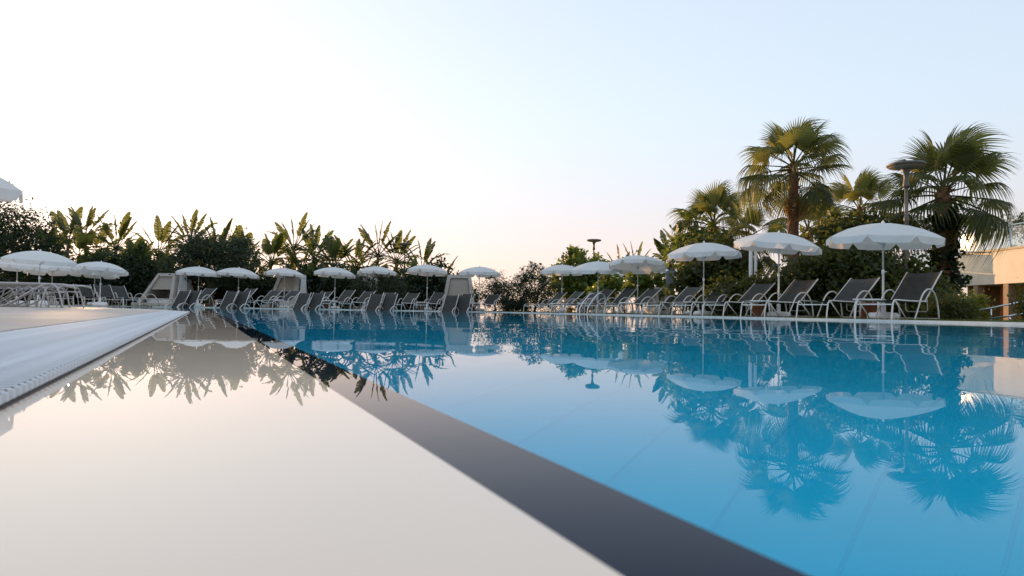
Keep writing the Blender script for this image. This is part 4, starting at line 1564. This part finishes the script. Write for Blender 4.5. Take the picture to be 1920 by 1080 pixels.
# ---------------- ivy tendrils are part of the palm; grass along the lawn edge
g = np.random.default_rng(77)
n = 26000
u = g.random(n)
side = g.random(n) < .62
Yg = np.where(side, 9 + 22.4 * u, 31.9 + 3.0 * g.random(n))
Xg = np.where(side, 10.5 - .34 * Yg + .36 + g.random(n) ** 1.5 * 3.2, -22 + 22 * u)
hh = .035 + .04 * g.random(n)
aa = g.random(n) * 6.283
lx, ly = np.cos(aa) * .006, np.sin(aa) * .006
bx, by = g.normal(size=n) * .018, g.normal(size=n) * .018
V = np.stack([np.stack([Xg - lx, Yg - ly, np.full(n, .008)], 1), np.stack([Xg + lx, Yg + ly, np.full(n, .008)], 1), np.stack([Xg + bx, Yg + by, .012 + hh], 1)], 1).reshape(-1, 3)
me = bpy.data.meshes.new('grass')
me.vertices.add(3 * n)
me.vertices.foreach_set('co', V.ravel())
me.loops.add(3 * n)
me.loops.foreach_set('vertex_index', np.arange(3 * n, dtype=np.int32))
me.polygons.add(n)
me.polygons.foreach_set('loop_start', np.arange(0, 3 * n, 3, dtype=np.int32))
me.polygons.foreach_set('loop_total', np.full(n, 3, dtype=np.int32))
me.materials.append(M['grassblade'])
me.update(calc_edges=True)
tag(obj('grass', me), 'short green grass on the lawn behind the pool edge', 'grass', kind='stuff')

# ------------------------------------------------------------------ terrace building
tbld = thing('terrace_building', 'cream terrace building on brown columns with a dark capped parapet', 'building', (22.2, 34.0, .0122), 0)


def bpart(name, mat, x0, x1, y0, y1, z0, z1, b=0.0):
    q = MB()
    q.box(x0, x1, y0, y1, z0, z1, b)
    return obj(name, q.mesh(name, M[mat]), tbld)


ZB, ZT = 1.66, 3.17
bpart('parapet_wall', 'stucco', 0, .3, -14, 0, ZB, ZT)
bpart('cap', 'cap', -.05, .36, -14, .05, ZT + .002, ZT + .10)
bpart('floor_slab', 'stucco', .301, 12, -14, 0, ZB + .02, ZB + .32)
for y in (-1.3, -3.3, -6.9, -10.9):
    bpart('column', 'column', .02, .34, y - .16, y + .16, 0, ZB - .002)
bpart('back_wall', 'inner', 1.9, 2.1, -14, -.05, 0, ZB + .018)
bpart('far_wall', 'column', .4, 1.898, -.3, -.15, 0, ZB + .018)
bpart('red_post', 'red', .75, .86, -2.15, -2.04, 0, ZB - .002)
bpart('wing_wall', 'stucco', -1.9, -.002, .3, .6, 0, 2.35)
bpart('wing_cap', 'cap', -1.92, .0, .27, .63, 2.352, 2.42)
bpart('wing_side', 'stucco', 0, 9, .3, .6, ZB, ZT - .1)
# awning roof behind the balustrade
q = MB()
vs, fs = [], []
for i in range(9):
    a = math.pi * i / 8
    for y in (-14, -8.5):
        vs.append((2.6 - 1.9 * math.cos(a), y, ZT + .25 + 1.35 * math.sin(a)))
for i in range(8):
    fs.append((i * 2, i * 2 + 1, i * 2 + 3, i * 2 + 2))
q.add(vs, fs)
obj('awning', q.mesh('awning', M['screen']), tbld)
bal = thing('glass_balustrade', 'glass balustrade with steel posts on top of the cream parapet', 'railing', (22.35, 34.0, ZT + .115), 0)
for i in range(8):
    q = MB()
    q.box(-.006, .006, -13.9 + i * 1.74 + .05, -13.9 + i * 1.74 + 1.68, .04, .92)
    obj('pane', q.mesh('pane', M['glass']), bal)
for i in range(9):
    q = MB()
    q.lathe([(.03, 0), (.024, .02), (.024, 1.0)], 8, (0, -13.9 + i * 1.74))
    obj('post', q.mesh('post', M['blue_rail'], True), bal)
q = MB()
q.tube([(0, -13.95, 1.02), (0, .07, 1.02)], .026, 8)
obj('rail', q.mesh('rail', M['blue_rail'], True), bal)
bal2 = thing('glass_balustrade', 'short glass balustrade on the lower wing behind the ivy palm', 'railing', (20.3, 34.44, 2.435), 0)
for i in range(2):
    q = MB()
    q.box(.03 + i * .95, .92 + i * .95, -.006, .006, .04, .92)
    obj('pane', q.mesh('pane', M['glass']), bal2)
for i in range(3):
    q = MB()
    q.lathe([(.03, 0), (.024, .02), (.024, 1.0)], 8, (i * .95, 0))
    obj('post', q.mesh('post', M['blue_rail'], True), bal2)
q = MB()
q.tube([(-.02, 0, 1.02), (1.92, 0, 1.02)], .026, 8)
obj('rail', q.mesh('rail', M['blue_rail'], True), bal2)


def handrail(lab, p0, p1, zs):
    t_ = thing('handrail', lab, 'handrail', (p0[0], p0[1], .0122), 0, 'handrails by the terrace steps')
    d = Vector((p1[0] - p0[0], p1[1] - p0[1], 0))
    q_ = MB()
    q_.tube([(0, 0, zs[0]), (d.x, d.y, zs[1])], .022, 8)
    obj('rail', q_.mesh('rail', M['steel'], True), t_)
    for f in (.04, .5, .96):
        q_ = MB()
        zz = zs[0] + (zs[1] - zs[0]) * f
        q_.lathe([(.018, 0), (.018, max(.02, zz - .01))], 8, (d.x * f, d.y * f))
        obj('post', q_.mesh('post', M['steel'], True), t_)


Y0 = 17.5
handrail('upper slanting steel handrail by the brown columns', (X_at(1791, Y0), Y0), (X_at(1930, Y0 - 1), Y0 - 1), (Z_at(1791, 591, Y0) - .012, Z_at(1930, 563, Y0 - 1) - .012))
Y0 = 15.0
handrail('lower slanting steel handrail close to the pool edge', (X_at(1855, Y0), Y0), (X_at(1935, Y0 - .8), Y0 - .8), (Z_at(1855, 601, Y0) + .02, Z_at(1935, 586, Y0 - .8) - .012))
